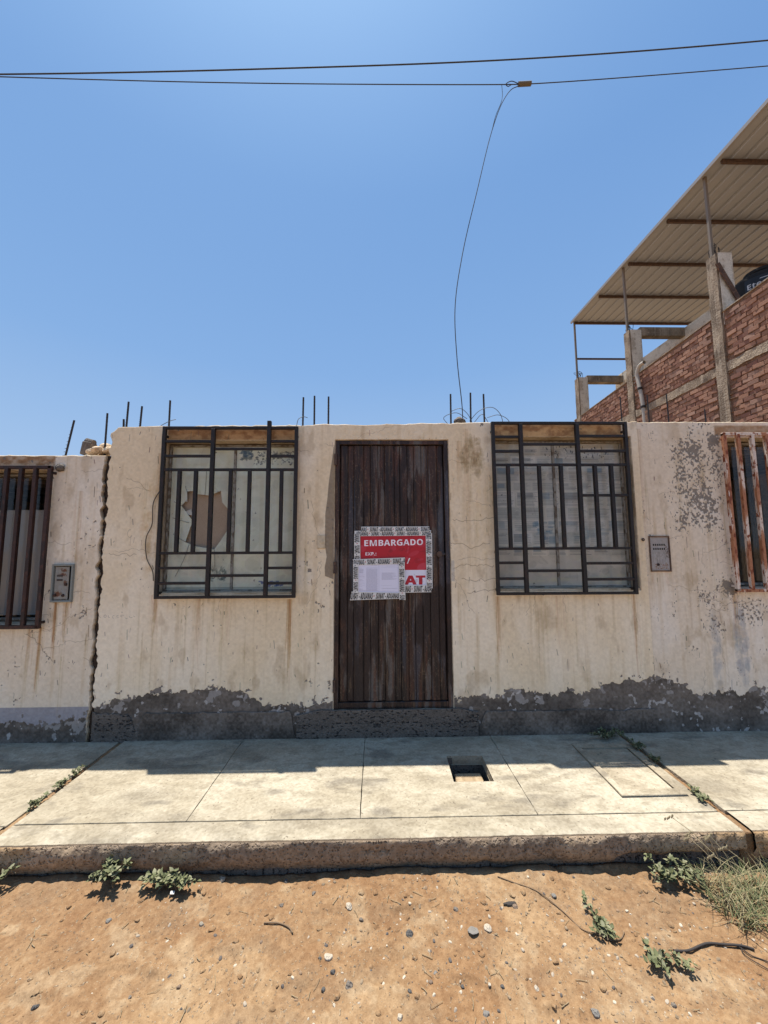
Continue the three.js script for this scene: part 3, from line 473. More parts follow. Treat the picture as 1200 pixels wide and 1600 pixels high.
// doorbell plate, loose wire, starter bars
mesh('doorbell', uvBox(merge([box(-.458, -.398, 1.546, 1.652, 0, .010, .006), (() => { const c = new THREE.CylinderGeometry(.011, .011, .008, 14); c.rotateX(Math.PI / 2); c.translate(-.424, 1.60, .013); return c; })()])), surfMat(renderTone, .002, { color: lin(1.1, 1.12, 1.1) }), house);
mesh('loose_wire', tube([[-1.665, 2.50, .03], [-1.681, 2.44, .018], [-1.675, 2.238, .014], [-1.67, 2.035, .014], [-1.725, 1.91, .014], [-1.728, 1.736, .014], [-1.766, 1.637, .014], [-1.753, 1.479, .014], [-1.704, 1.382, .014], [-1.694, 1.309, .014]], .0035, 70, 6), std({ color: lin(.10, .075, .05), roughness: .6 }), house);
function rebar(parent, x, y0, tx, y1, z = -.1, r = .0075) {
  const n = 10, g = [tube([[x, y0 - .1, z], [tx, y1, z]], r, 1, 7)]; const cap = new THREE.CylinderGeometry(r, r, .002, 7); cap.translate(tx, y1, z); g.push(cap.toNonIndexed());
  for (let k = 0; k < n; k++) { const t = (k + 1) / (n + 1), c = new THREE.TorusGeometry(r, .0016, 4, 8); c.rotateX(Math.PI / 2 + .35); c.translate(lerp(x, tx, t), lerp(y0, y1, t), z); g.push(c.toNonIndexed()); }
  return mesh('rebar', merge(g), MREBAR, parent);
}
for (const q of [[-2.046, 2.52, -2.037, 2.758], [-1.937, 2.52, -1.926, 2.72], [-1.699, 2.52, -1.699, 2.77], [-.606, 2.53, -.604, 2.80], [-.511, 2.53, -.512, 2.812], [-.395, 2.53, -.395, 2.806], [.623, 2.55, .626, 2.831], [.789, 2.55, .794, 2.843], [.905, 2.55, .904, 2.832], [-2.061, 2.52, -2.068, 2.61]]) rebar(house, ...q);
const MWIRE = std({ color: lin(.05, .05, .052), roughness: .6 });
const loop = (...p) => mesh('tie_wire', tube(p, .0026, 30, 5), MWIRE, house);
loop([-1.72, 2.53, -.02], [-1.68, 2.56, -.03], [-1.65, 2.585, -.05], [-1.63, 2.60, -.07]); loop([-.63, 2.51, .03], [-.62, 2.58, .0], [-.585, 2.61, -.03], [-.56, 2.612, -.06]);
loop([.60, 2.57, -.1], [.56, 2.62, -.08], [.66, 2.66, -.07], [.76, 2.62, -.1]); loop([.62, 2.68, -.1], [.70, 2.70, -.08], [.76, 2.66, -.09], [.80, 2.59, -.1]); loop([.78, 2.60, -.1], [.86, 2.68, -.07], [.97, 2.71, -.08], [1.04, 2.66, -.1], [1.07, 2.58, -.12]);
loop([.82, 2.59, -.1], [.88, 2.65, -.08], [.94, 2.60, -.12]); loop([.93, 2.63, -.1], [1.03, 2.66, -.12], [1.12, 2.63, -.15], [1.15, 2.57, -.16]);
function lump(r, s, sx = 1, sy = 1, sz = 1, det = 2, rough = .35) { const g = new THREE.IcosahedronGeometry(r, det), p = g.attributes.position; const v = new THREE.Vector3(); for (let i = 0; i < p.count; i++) { v.fromBufferAttribute(p, i).normalize(); const k = 1 + (fbm(v.x * 1.6 + s + v.z, v.y * 1.6 + s * 2 - v.z * .7, 3) - .5) * 2 * rough; p.setXYZ(i, v.x * r * k * sx, v.y * r * k * sy, v.z * r * k * sz); } g.computeVertexNormals(); return g; }
{ const g = lump(.05, 4, 1, .95, .8, 3, .3); g.translate(.70, 2.585, -.1); mesh('mortar_lump', uvBox(g), MCEM, house); }

// ---------------------------------------------------------------- neighbours left and right
reseed(131);
const leftHouse = thing('grey_white_house', 'lower greyish white rendered house beyond the cracked joint, brown window bars', 'house');
const LWO = [-3.62, -2.545, .995, 2.165], RWO = [2.835, 4.1, 1.225, 2.425];
frontWall('wall', leftHouse, -4.3, -2.122, topLeft, [LWO, [-2.438, -2.312, 1.172, 1.422]], wallLeft, .2, null, (y) => (fbm(y * 19 + 40, 9.3, 4) - .6) * .05); shell(leftHouse, -4.3, -2.13, 2.13);
const rightHouse = thing('pinkish_house', 'pinkish cream rendered house with flaking paint and rusty white window bars', 'house');
frontWall('wall', rightHouse, 2.114, 4.6, topRight, [RWO], wallRight); shell(rightHouse, 2.118, 4.6, 2.38);
{ // ragged mortar in the joint between the two walls
  const s = new THREE.Shape(); const l = [], r = []; for (let y = PAVE - .05; y < 2.3; y += .02) { l.push([-2.16, y]); r.push([-2.06, y]); }
  s.moveTo(...l[0]); l.forEach((p) => s.lineTo(...p)); r.reverse().forEach((p) => s.lineTo(...p)); s.closePath();
  const g = new THREE.ExtrudeGeometry(s, { depth: .14, bevelEnabled: false }); g.translate(0, 0, -.165); mesh('joint_mortar', uvBox(g), surfMat(roughTone, .012, { color: lin(.36, .26, .19) }), leftHouse);
}
// left grille: plain round-shouldered brown bars
{
  const zs = [.032, .058], F = mesh('window_grille', merge([metalBar(-3.70, -2.49, 2.168, 2.192, ...zs), metalBar(-3.70, -2.49, .968, .995, ...zs), metalBar(-2.518, -2.488, .97, 2.19, ...zs), metalBar(-3.70, -3.67, .97, 2.19, ...zs), metalBar(-2.505, -2.49, 1.0, 1.02, -.02, .03), metalBar(-2.505, -2.49, 2.13, 2.15, -.02, .03)]), MBROWN, leftHouse);
  for (let k = 0; k < 10; k++) { const x = -2.609 - k * .1075; mesh('bar', metalBar(x - .014, x + .014, .985, 2.175, .034, .061), MBROWN, F); }
  const w = windowFrame(leftHouse, -3.61, -2.555, 1.005, 2.155, [-3.08]);
  for (const [a, b] of [[-3.58, -3.092], [-3.068, -2.585]]) mesh('pane', box(a, b, 1.035, 2.125, -.118, -.115), MGLASS, w);
  const P = [], I = [], U = [], nx = 90, ny = 14; for (let j = 0; j <= ny; j++) for (let i = 0; i <= nx; i++) { const x = lerp(-3.58, -2.585, i / nx), y = lerp(1.03, 1.875, j / ny); P.push(x, y, -.20 + .0015 * Math.sin(x * 42 + fbm(x * 5, y, 2) * 5) + (fbm(x * 4, y * 3, 3) - .5) * .02); U.push(x, y); }
  for (let j = 0; j < ny; j++) for (let i = 0; i < nx; i++) { const a = j * (nx + 1) + i; I.push(a, a + 1, a + nx + 1, a + nx + 1, a + 1, a + nx + 2); }
  const g = new THREE.BufferGeometry(); g.setAttribute('position', new THREE.Float32BufferAttribute(P, 3)); g.setAttribute('uv', new THREE.Float32BufferAttribute(U, 2)); g.setIndex(I); g.computeVertexNormals();
  mesh('curtain', g, std({ color: lin(.27, .255, .23), roughness: 1 }), w, 'plain grey curtain hung across the lower window');
  const m = lump(.034, 9, 1.1, 1, .6, 2, .4); m.translate(-2.462, 2.185, .012); mesh('mortar_lump', uvBox(m), MROUGH, leftHouse);
}
{
  const zs = [.032, .058], x0 = 2.775, x1 = 4.16, F = mesh('window_grille', merge([metalBar(x0, x1, 2.43, 2.456, ...zs), metalBar(x0, x1, 1.196, 1.222, ...zs), metalBar(x0, x0 + .028, 1.2, 2.45, ...zs), metalBar(x1 - .028, x1, 1.2, 2.45, ...zs), metalBar(x0 + .004, x0 + .02, 1.23, 1.25, -.02, .03), metalBar(x0 + .004, x0 + .02, 2.4, 2.42, -.02, .03)]), MWHITE, rightHouse);
  for (let k = 0; k < 11; k++) { const x = 2.899 + k * .1145; mesh('bar', metalBar(x - .013, x + .013, 1.21, 2.445, .034, .061), MWHITE, F); }
  const w = windowFrame(rightHouse, 2.845, 4.09, 1.235, 2.415, [3.465]);
  for (const [a, b] of [[2.875, 3.453], [3.477, 4.06]]) mesh('pane', box(a, b, 1.265, 2.385, -.118, -.115), MGLASS, w);
}
for (const q of [[-2.535, 2.28, -2.467, 2.60], [-2.206, 2.28, -2.203, 2.66]]) rebar(leftHouse, ...q);
for (const [x, y] of [[3.342, 3.597], [3.716, 3.625], [3.985, 3.644], [4.5, 3.419]]) rebar(rightHouse, x, 2.55, x - .01, y, -2, .008);
mesh('timber_stake', uvBox(box(3.70, 3.76, 2.5, 3.42, -2.06, -2.0, .004)), surfMat(steelTex, .003, { color: lin(2, 1.7, 1.4) }), rightHouse);
{ // rubble on the lower roof
  const g = [new RoundedBoxGeometry(.07, .11, .08, 1, .008).toNonIndexed()]; g[0].rotateZ(-.16); g[0].translate(-2.335, 2.36, -.1);
  const c = new THREE.CylinderGeometry(.03, .03, .06, 10); c.rotateZ(1.3); c.translate(-2.325, 2.415, -.1);
  tag(mesh('broken_block', uvBox(merge([g[0], c]), undefined), MCEM, scene), 'small broken concrete block standing on the lower house wall top', 'block');
  for (let k = 0; k < 7; k++) { const q = rock(rr(.024, .045), k * 3.3, 1.2, .8, 1, 2); q.translate(-2.23 + rr(-.09, .085), 2.315 + rr(-.006, .045) + (k < 3 ? .03 : 0), -.1 + rr(-.05, .05)); tag(mesh('rubble_chunk', uvBox(q), surfMat(renderTone, .005, { color: lin(1.2, 1.15, 1.1) }), scene), 'pale chunk of rubble heaped on the lower wall top', 'rubble', 'rubble chunks on the lower wall top'); }
}
// ---------------------------------------------------------------- meter boxes
reseed(177);
function meterTex(fn) { return canvasTex(192, 320, fn); }
{
  const t = thing('meter_box', 'rusted blue-grey metal meter box with an open dark side on the greyish wall', 'meter box', [-2.375, 1.297, 0]);
  const face = meterTex((c, w, h) => { c.fillStyle = 'rgb(134,130,122)'; c.fillRect(0, 0, w, h); grime(c, w, h, 200, ['170,178,180', '120,128,132', '150,140,120'], 3, 24); for (const [x, y, rx, ry] of [[.65, .12, .3, .06], [.55, .25, .35, .08], [.75, .50, .2, .09], [.3, .80, .28, .09], [.25, .86, .2, .05]]) for (let k = 0; k < 110; k++) { c.fillStyle = `rgba(${rr(70, 120) | 0},${rr(44, 70) | 0},${rr(24, 44) | 0},${rr(.1, .5)})`; c.beginPath(); c.ellipse(w * (x + rr(-rx, rx) * rnd()), h * (y + rr(-ry, ry) * rnd()), rr(2, 12), rr(2, 9), 0, 0, 6.3); c.fill(); } });
  const MB = surfMat(steelTex, .001, { color: lin(1.3, 1.4, 1.4) });
  mesh('frame', uvBox(merge([box(-.078, .078, .128, .142, -.02, .022, .002), box(-.078, .078, -.142, -.128, -.02, .022, .002), box(-.078, -.066, -.128, .128, -.02, .022, .002), box(.066, .078, -.128, .128, -.02, .022, .002)])), std({ color: lin(.22, .23, .21), roughness: .7, bumpMap: steelTex.bumpMap, bumpScale: .001 }), t);
  mesh('backing', box(-.0625, .0625, -.1245, .1245, -.10, -.09), std({ color: lin(.22, .23, .23), roughness: .7 }), t);
  mesh('door', planeUV(box(-.060, .044, -.122, .122, .004, .010, .002), -.060, .044, -.124, .124), std({ map: face, roughness: .6 }), t);
  for (const [x, y] of [[-.05, -.09], [.01, -.092], [.026, -.01]]) { const k = new THREE.CylinderGeometry(.010, .012, .008, 12); k.rotateX(Math.PI / 2); k.translate(x, y, .013); mesh('knob', uvBox(k, [0, 0, .5, 1]), MBROWN, t); }
  mesh('reading_window', merge([box(-.045, .0, .048, .062, .0095, .012, .001), box(-.045, .0, .016, .030, .0095, .012, .001)]), std({ color: lin(.03, .02, .02), roughness: .3 }), t);
}
{
  const t = thing('meter_box', 'weathered grey louvred meter box set in the pinkish wall', 'meter box', [2.23, 1.493, 0]);
  const face = meterTex((c, w, h) => { c.fillStyle = 'rgb(160,152,146)'; c.fillRect(0, 0, w, h); grime(c, w, h, 260, ['186,180,172', '120,116,112', '140,128,110', '150,160,164'], 2, 18); for (let k = 0; k < 90; k++) { c.fillStyle = `rgba(${rnd() < .5 ? '206,204,200' : '104,98,94'},${rr(.1, .5)})`; c.fillRect(rr(.1, .85) * w, rr(.42, .7) * h, rr(1, 5), rr(10, 60)); } for (let k = 0; k < 70; k++) { c.fillStyle = `rgba(${rr(84, 130) | 0},${rr(52, 76) | 0},36,${rr(.1, .45)})`; c.beginPath(); c.ellipse(rr(.2, .95) * w, rr(.78, .97) * h, rr(2, 9), rr(2, 8), 0, 0, 6.3); c.fill(); } for (let k = 0; k < 30; k++) { c.fillStyle = `rgba(66,44,32,${rr(.2, .6)})`; c.beginPath(); c.ellipse(rr(.84, .98) * w, rr(.25, .62) * h, rr(2, 7), rr(2, 10), 0, 0, 6.3); c.fill(); } });
  mesh('frame', uvBox(merge([box(-.082, .082, .130, .140, -.01, .010, .002), box(-.082, .082, -.140, -.130, -.01, .010, .002), box(-.082, -.074, -.13, .13, -.01, .010, .002), box(.074, .082, -.13, .13, -.01, .010, .002)])), surfMat(steelTex, .001, { color: lin(1.6, 1.6, 1.5) }), t);
  mesh('door', planeUV(box(-.071, .071, -.127, .127, -.012, .004, .002), -.071, .071, -.127, .127), std({ map: face, roughness: .75 }), t);
  mesh('slot', merge([0, 1].flatMap((r) => [0, 1, 2, 3, 4, 5].map((k) => box(-.052 + k * .017, -.042 + k * .017, .062 - r * .032, .077 - r * .032, .0035, .0055)))), std({ color: lin(.03, .026, .024) }), t);
  const k = new THREE.CylinderGeometry(.010, .011, .006, 12); k.rotateX(Math.PI / 2); k.translate(-.02, -.085, .006); mesh('knob', uvBox(k, [0, 0, .5, 1]), MBROWN, t);
}
{ const c = new THREE.TorusGeometry(.009, .004, 6, 14); c.translate(2.103, 1.604, .006); mesh('pipe_end', c, MSTEEL, rightHouse); }

// ---------------------------------------------------------------- poster, document and sealing tape on the door
reseed(201);
const DZ = -.0215;                                             // just proud of the door strips
const tapeTex = canvasTex(1024, 64, (c, w, h) => {
  c.fillStyle = 'rgb(216,214,209)'; c.fillRect(0, 0, w, h); c.fillStyle = '#16161c'; c.font = 'bold 62px sans-serif'; c.textBaseline = 'middle'; c.textAlign = 'center';
  for (let k = 0; k < 2; k++) { c.save(); c.translate(w * (.25 + k * .5), h * .53); const tw = c.measureText('SUNAT - ADUANAS').width; c.scale(w * .44 / tw, 1.1); c.fillText('SUNAT - ADUANAS', 0, 0); c.lineWidth = 3; c.strokeStyle = '#101014'; c.strokeText('SUNAT - ADUANAS', 0, 0); c.restore(); c.fillStyle = '#b03038'; c.fillRect(w * (.485 + k * .5), h * .4, 14, 14); c.fillStyle = '#16161c'; }
  for (let k = 0; k < 26; k++) { c.fillStyle = `rgba(240,240,240,${rr(.05, .2)})`; c.fillRect(rr(0, w), 0, rr(2, 12), h); }
}); tapeTex.wrapS = THREE.RepeatWrapping;
const MTAPE = std({ map: tapeTex, roughness: .35 });
function sheetAt(pts, z, t, wob = .0015) {                     // a creased thin sheet from four corners (tl, tr, br, bl)
  const nx = 14, ny = 8, P = [], U = [], I = []; const [tl, tr, br, bl] = pts; const layer = (dz) => { for (let j = 0; j <= ny; j++) for (let i = 0; i <= nx; i++) { const u = i / nx, v = j / ny; const x = lerp(lerp(bl[0], br[0], u), lerp(tl[0], tr[0], u), v), y = lerp(lerp(bl[1], br[1], u), lerp(tl[1], tr[1], u), v); P.push(x, y, z + dz + (fbm(x * 22, y * 22, 3)) * wob); U.push(u, v); } };
  layer(t); layer(0); const n = (nx + 1) * (ny + 1), id = (i, j, l) => l * n + j * (nx + 1) + i;
  for (let j = 0; j < ny; j++) for (let i = 0; i < nx; i++) { I.push(id(i, j, 0), id(i + 1, j, 0), id(i, j + 1, 0), id(i, j + 1, 0), id(i + 1, j, 0), id(i + 1, j + 1, 0)); I.push(id(i, j, 1), id(i, j + 1, 1), id(i + 1, j, 1), id(i, j + 1, 1), id(i + 1, j + 1, 1), id(i + 1, j, 1)); }
  const rim = (a, b) => I.push(a, a + n, b, b, a + n, b + n); for (let i = 0; i < nx; i++) { rim(id(i, 0, 0), id(i + 1, 0, 0)); rim(id(i + 1, ny, 0), id(i, ny, 0)); } for (let j = 0; j < ny; j++) { rim(id(0, j + 1, 0), id(0, j, 0)); rim(id(nx, j, 0), id(nx, j + 1, 0)); }
  const g = new THREE.BufferGeometry(); g.setAttribute('position', new THREE.Float32BufferAttribute(P, 3)); g.setAttribute('uv', new THREE.Float32BufferAttribute(U, 2)); g.setIndex(I); g.computeVertexNormals(); return g;
}
function tape(parent, pts, z, off = 0, vertical = false) {     // text runs along the strip; pts tl, tr, br, bl as seen
  const g = sheetAt(pts.map(([x, y]) => [x - parent.position.x, y - parent.position.y]), z - parent.position.z, .0008, .002), uv = g.attributes.uv;
  const len = vertical ? Math.hypot(pts[0][0] - pts[3][0], pts[0][1] - pts[3][1]) : Math.hypot(pts[0][0] - pts[1][0], pts[0][1] - pts[1][1]);
  for (let i = 0; i < uv.count; i++) { const u = uv.getX(i), v = uv.getY(i); vertical ? uv.setXY(i, (1 - v) * len / .40 + off, u) : uv.setXY(i, u * len / .40 + off, v); }
  return mesh('tape_strip', g, MTAPE, parent);
}
{
  const t = thing('embargo_poster', 'red poster with white EMBARGADO lettering taped to the dark door', 'poster', [.132, 1.43, DZ]);
  const tx = canvasTex(1024, 880, (c, w, h) => {
    c.fillStyle = '#b81226'; c.fillRect(0, 0, w, h * .665); c.fillStyle = '#e4e2f0'; c.fillRect(0, h * .665, w, h);
    c.fillStyle = '#f6eef4'; c.textBaseline = 'alphabetic'; c.font = 'bold 118px sans-serif'; c.save(); c.translate(48, 178); c.rotate(-.012); c.scale(930 / c.measureText('EMBARGADO').width, 1.18); c.fillText('EMBARGADO', 0, 0); c.restore();
    c.font = 'bold 76px sans-serif'; c.fillText('EXP.:', 72, 335); c.font = 'bold 130px sans-serif'; c.fillText('/', 716, 478);
    c.fillStyle = '#b3152a'; c.strokeStyle = '#b3152a'; c.lineWidth = 12; c.lineJoin = 'round'; c.font = 'bold 190px sans-serif'; c.textAlign = 'right'; c.save(); c.translate(1000, 822); c.scale(310 / c.measureText('AT').width, 1.02); c.fillText('SUNAT', 0, 0); c.strokeText('SUNAT', 0, 0); c.restore();
    grime(c, w, h, 60, ['255,255,255', '60,0,8'], 10, 60);
  });
  mesh('sheet', sheetAt([[-.258, .216], [.262, .219], [.258, -.19], [-.258, -.19]], 0, .0012, .003), std({ map: tx, roughness: .5 }), t);
  tape(t, [[-.118, 1.716], [.416, 1.716], [.416, 1.676], [-.122, 1.674]], DZ + .0062, .36); tape(t, [[-.172, 1.684], [.43, 1.686], [.428, 1.644], [-.172, 1.642]], DZ + .0046, .2);
  tape(t, [[-.175, 1.66], [-.128, 1.66], [-.125, 1.45], [-.174, 1.44]], DZ + .0072, .3, true); tape(t, [[.387, 1.66], [.437, 1.665], [.434, 1.235], [.388, 1.24]], DZ + .0066, .08, true);
  tape(t, [[.10, 1.262], [.432, 1.262], [.424, 1.206], [.10, 1.202]], DZ + .0058, .55);
  const d = thing('seizure_document', 'two printed white pages in a clear sleeve, taped over the red poster', 'document', [.02, 1.31, DZ + .009]);
  const pg = canvasTex(640, 512, (c, w, h) => {
    c.fillStyle = '#d9d7ea'; c.fillRect(0, 0, w, h); c.fillStyle = '#e2e0f2'; c.fillRect(12, 8, 296, 490); c.fillRect(326, 8, 300, 490);
    const line = (x, y, l, a) => { c.fillStyle = `rgba(70,70,92,${a})`; for (let q = x; q < x + l;) { const s = rr(4, 18); c.fillRect(q, y, Math.min(s, x + l - q), 2.2); q += s + rr(2, 4); } };
    for (let y = 60; y < 460; y += 6.5) { line(128, y, rr(160, 176), y > 90 && y < 440 ? .62 : .3); if (rnd() < .32) line(24, y, rr(30, 88), .5); }
    for (let y = 84; y < 160; y += 6) line(26, y, 60, .5); for (let y = 60; y < 480; y += 6.5) if ((y > 150 && y < 270) || rnd() < .14) line(360, y, rr(150, 240), y < 270 && y > 150 ? .52 : .35); line(370, 410, 230, .7); line(24, 448, 280, .6); line(24, 442, 280, .5); line(420, 40, 140, .6); line(200, 24, 90, .7); line(500, 18, 110, .7);
  });
  mesh('page_sheet', sheetAt([[-.166, .116], [.166, .118], [.164, -.118], [-.166, -.116]], 0, .0012, .002), std({ map: pg, roughness: .25 }), d);
  tape(d, [[-.185, 1.462], [.222, 1.474], [.220, 1.425], [-.180, 1.416]], DZ + .0135, .25); tape(d, [[-.192, 1.166 + .05], [.205, 1.204], [.200, 1.160], [-.205, 1.150]], DZ + .0135, .05);
  tape(d, [[-.182, 1.44], [-.140, 1.44], [-.140, 1.185], [-.180, 1.185]], DZ + .0155, .15, true); tape(d, [[.172, 1.44], [.218, 1.44], [.222, 1.148], [.176, 1.150]], DZ + .0155, .4, true);
}

// ---------------------------------------------------------------- brick building behind, with its roof on posts
reseed(303);
const bx = 8.1, building = thing('brick_building', 'tall unplastered brick building with concrete columns and a corrugated roof on posts', 'building', [0, 0, 0]);
const brickMats = [[.30, .152, .095], [.27, .135, .086], [.335, .178, .115], [.235, .112, .075], [.32, .185, .13]].map((c) => std({ color: lin(...c), roughness: .95, bumpMap: roughTone.bumpMap, bumpScale: .004 }));
const concTex = surface(512, 512, 0, 0, 1.2, 1.2, (x, y) => { const h = fbm(x * 40, y * 40, 4), l = fbm(x * 4, y * 3, 4), s = fbm(x * 30, y * 2, 3); let c = mix3([156, 138, 116], [118, 102, 84], sstep(.35, .68, l)); c = mix3(c, [176, 162, 142], sstep(.58, .7, s) * .5); const g = (h - .5) * 44; return [c[0] + g, c[1] + g, c[2] + g, h]; });
const MCONC = surfMat(concTex, .012), MPLASTER = surfMat(renderTone, .003, { color: lin(1.25, 1.36, 1.55) });
const topAt = (z) => lerp(7.06, 6.78, (z + 4.28) / (-11.02 + 4.28));
{
  const core = new THREE.Shape(); core.moveTo(2, 0); core.lineTo(12.1, 0); core.lineTo(12.1, topAt(-12.1)); core.lineTo(2, topAt(-2)); core.closePath();
  const g = new THREE.ExtrudeGeometry(core, { depth: .13, bevelEnabled: false }); g.rotateY(Math.PI / 2); g.translate(bx + .016, 0, 0);
  const wall = mesh('brick_wall', uvBox(g), surfMat(roughTone, .01, { color: lin(2.0, 1.3, .95) }), building);
  const vars = [0, 1, 2, 3].map((k) => { const q = new RoundedBoxGeometry(.11, .088, .236, 1, .006), p = q.attributes.position; for (let i = 0; i < p.count; i++) p.setX(i, p.getX(i) + (noise(p.getY(i) * 40 + k * 9, p.getZ(i) * 14 + k) - .5) * .010); return uvBox(q); });
  const cand = [];
  for (let r = 0; r < 36; r++) { const y = 3.42 + r * .103; if (y + .05 > 5.585 && y - .05 < 5.81) continue;
    for (let z = -3.0 - (r % 2) * .126; z > -12; z -= .252) { if (y + .06 > topAt(z)) continue; const near = [-5.46, -8.60, -11.72].some((q) => Math.abs(z - q) < .25); if (near) continue;
      const dep = 3 - z, u = 588 + bx / dep * 600, v = 859 - (y - 1.535) / dep * 600; cand.push([y, z, r, u < 1215 && v < 664 ? 600 / dep : 0]); } }
  cand.sort((a, b) => b[3] - a[3]); const rest = [];
  cand.forEach(([y, z], i) => { const k = (rnd() * 4) | 0, pos = [bx + .055 - rr(-.006, .018), y + rr(-.011, .011), z + rr(-.006, .006)], rot = [rr(-.05, .05), rr(-.06, .06), rr(-.06, .06)];
    if (i < 300) { const b = mesh('brick', vars[k], brickMats[(rnd() * 5) | 0], wall); b.position.set(...pos); b.rotation.set(...rot); }
    else { const q = vars[k].clone(); q.applyMatrix4(new THREE.Matrix4().compose(new THREE.Vector3(...pos), new THREE.Quaternion().setFromEuler(new THREE.Euler(...rot)), new THREE.Vector3(1, 1, 1))); rest.push(q); } });
  stuff(mesh('bricks_beyond', merge(rest), brickMats[0], wall));
  // mortar squeezed out along the beds
  const slop = []; for (let k = 0; k < 900; k++) { const r = (rnd() * 36) | 0, y = 3.42 + (r + .5) * .103, z = rr(-11.6, -3.5); if (y > topAt(z) - .05 || (y > 5.55 && y < 5.84)) continue; const q = lump(1, k * 1.7, rr(.012, .026), rr(.006, .014), rr(.03, .13), 1, .4); q.translate(bx + .004, y, z); slop.push(q); }
  stuff(mesh('mortar_slop', uvBox(merge(slop)), surfMat(roughTone, .006, { color: lin(1.35, .95, .75) }), wall));
}
{
  const ragged = (g, a) => { const p = g.attributes.position; for (let i = 0; i < p.count; i++) { const s = fbm(p.getZ(i) * 8 + p.getX(i) * 3, p.getY(i) * 9, 3) - .5; p.setX(i, p.getX(i) + s * a); p.setY(i, p.getY(i) + (fbm(p.getZ(i) * 9 + 4, p.getX(i) * 9, 3) - .5) * a); } g.computeVertexNormals(); return g; };
  const cutBox = (x0, x1, y0, y1, z0, z1, sx, sy, sz) => { const q = new THREE.BoxGeometry(x1 - x0, y1 - y0, z1 - z0, sx, sy, sz); q.translate((x0 + x1) / 2, (y0 + y1) / 2, (z0 + z1) / 2); return q; };
  mesh('ring_beam', uvBox(ragged(cutBox(bx - .012, bx + .11, 5.59, 5.80, -12.05, -2.1, 1, 2, 120), .045), concTex.frame), MCONC, building);
  const cap = new THREE.Shape([[2, topAt(-2)], [12.1, topAt(-12.1)], [12.1, topAt(-12.1) + .025], [2, topAt(-2) + .025]].map((p) => new THREE.Vector2(...p))); const cg = new THREE.ExtrudeGeometry(cap, { depth: .17, bevelEnabled: false }); cg.rotateY(Math.PI / 2); cg.translate(bx - .012, .002, 0); mesh('wall_cap', uvBox(cg), MCONC, building);
  for (const [z, top, px] of [[-11.72, 8.34, 0], [-8.60, 8.47, 0], [-5.46, 8.51, 0]]) {
    const c = mesh('column', uvBox(ragged(cutBox(bx - .03, bx + .34, 0, top, z - .13, z + .13, 2, 80, 2), .03), concTex.frame), MCONC, building);
    mesh('plaster_face', uvBox(box(bx + .01, bx + .35, topAt(z) - .3, top + .004, z + .146, z + .158, .004)), MPLASTER, c);
    const hoops = []; for (let k = 0; k < 5; k++) { const ax = bx + rr(-.02, .2), az = z + rr(-.1, .1); hoops.push(tube([[ax, top - .05, az], [ax + rr(-.05, .05), top + rr(.15, .3), az], [ax + rr(-.16, .16), top + rr(.16, .34), az + rr(-.1, .1)], [ax + rr(-.1, .1), top + rr(.02, .1), az]], .008, 14, 5)); } mesh('starter_bar', merge(hoops), MREBAR, c);
    mesh('roof_post', uvBox(box(bx - .01, bx + .05, top - .02, 10.60 + (z + 4) * -.02, z - .03, z + .03, .004), [0, 0, .5, 1]), std({ color: lin(.20, .165, .13), roughness: .7, bumpMap: steelTex.bumpMap, bumpScale: .002 }), building);
  }
  { const g = cutBox(-.055, .055, -.54, .54, -.012, .012, 1, 1, 1); g.rotateZ(.45); g.translate(8.27, 7.71, -5.26); mesh('brace_board', uvBox(g), surfMat(steelTex, .003, { color: lin(1.3, 1.15, 1) }), building, 'grey board leaning across the plastered column face'); }
  for (const [z, y] of [[-11.72, 8.16], [-8.60, 8.30]]) mesh('cross_beam', uvBox(cutBox(bx + .35, 9.895, y, y + .28, z - .1, z + .12, 1, 1, 1), concTex.frame), MCONC, building);
  mesh('long_beam', uvBox(box(9.90, 10.15, 8.08, 8.58, -12.1, -7.5, .01)), surfMat(renderTone, .004, { color: lin(1.25, 1.35, 1.5) }), building); mesh('long_beam', uvBox(box(9.92, 10.13, 7.40, 8.075, -12.1, -7.5, .01)), MCONC, building);
  mesh('rear_wall', uvBox(box(bx + .15, 13.2, 0, 6.7, -12.1, -11.95)), MCONC, building); mesh('side_wall', uvBox(box(13.05, 13.2, 0, 6.7, -11.945, -2.1)), MCONC, building); mesh('front_wall', uvBox(box(bx + .15, 13.2, 0, 6.7, -2.095, -1.95)), MCONC, building); mesh('floor_slab', uvBox(box(bx + .15, 13.045, 6.45, 6.68, -11.94, -2.1)), MCONC, building);
}
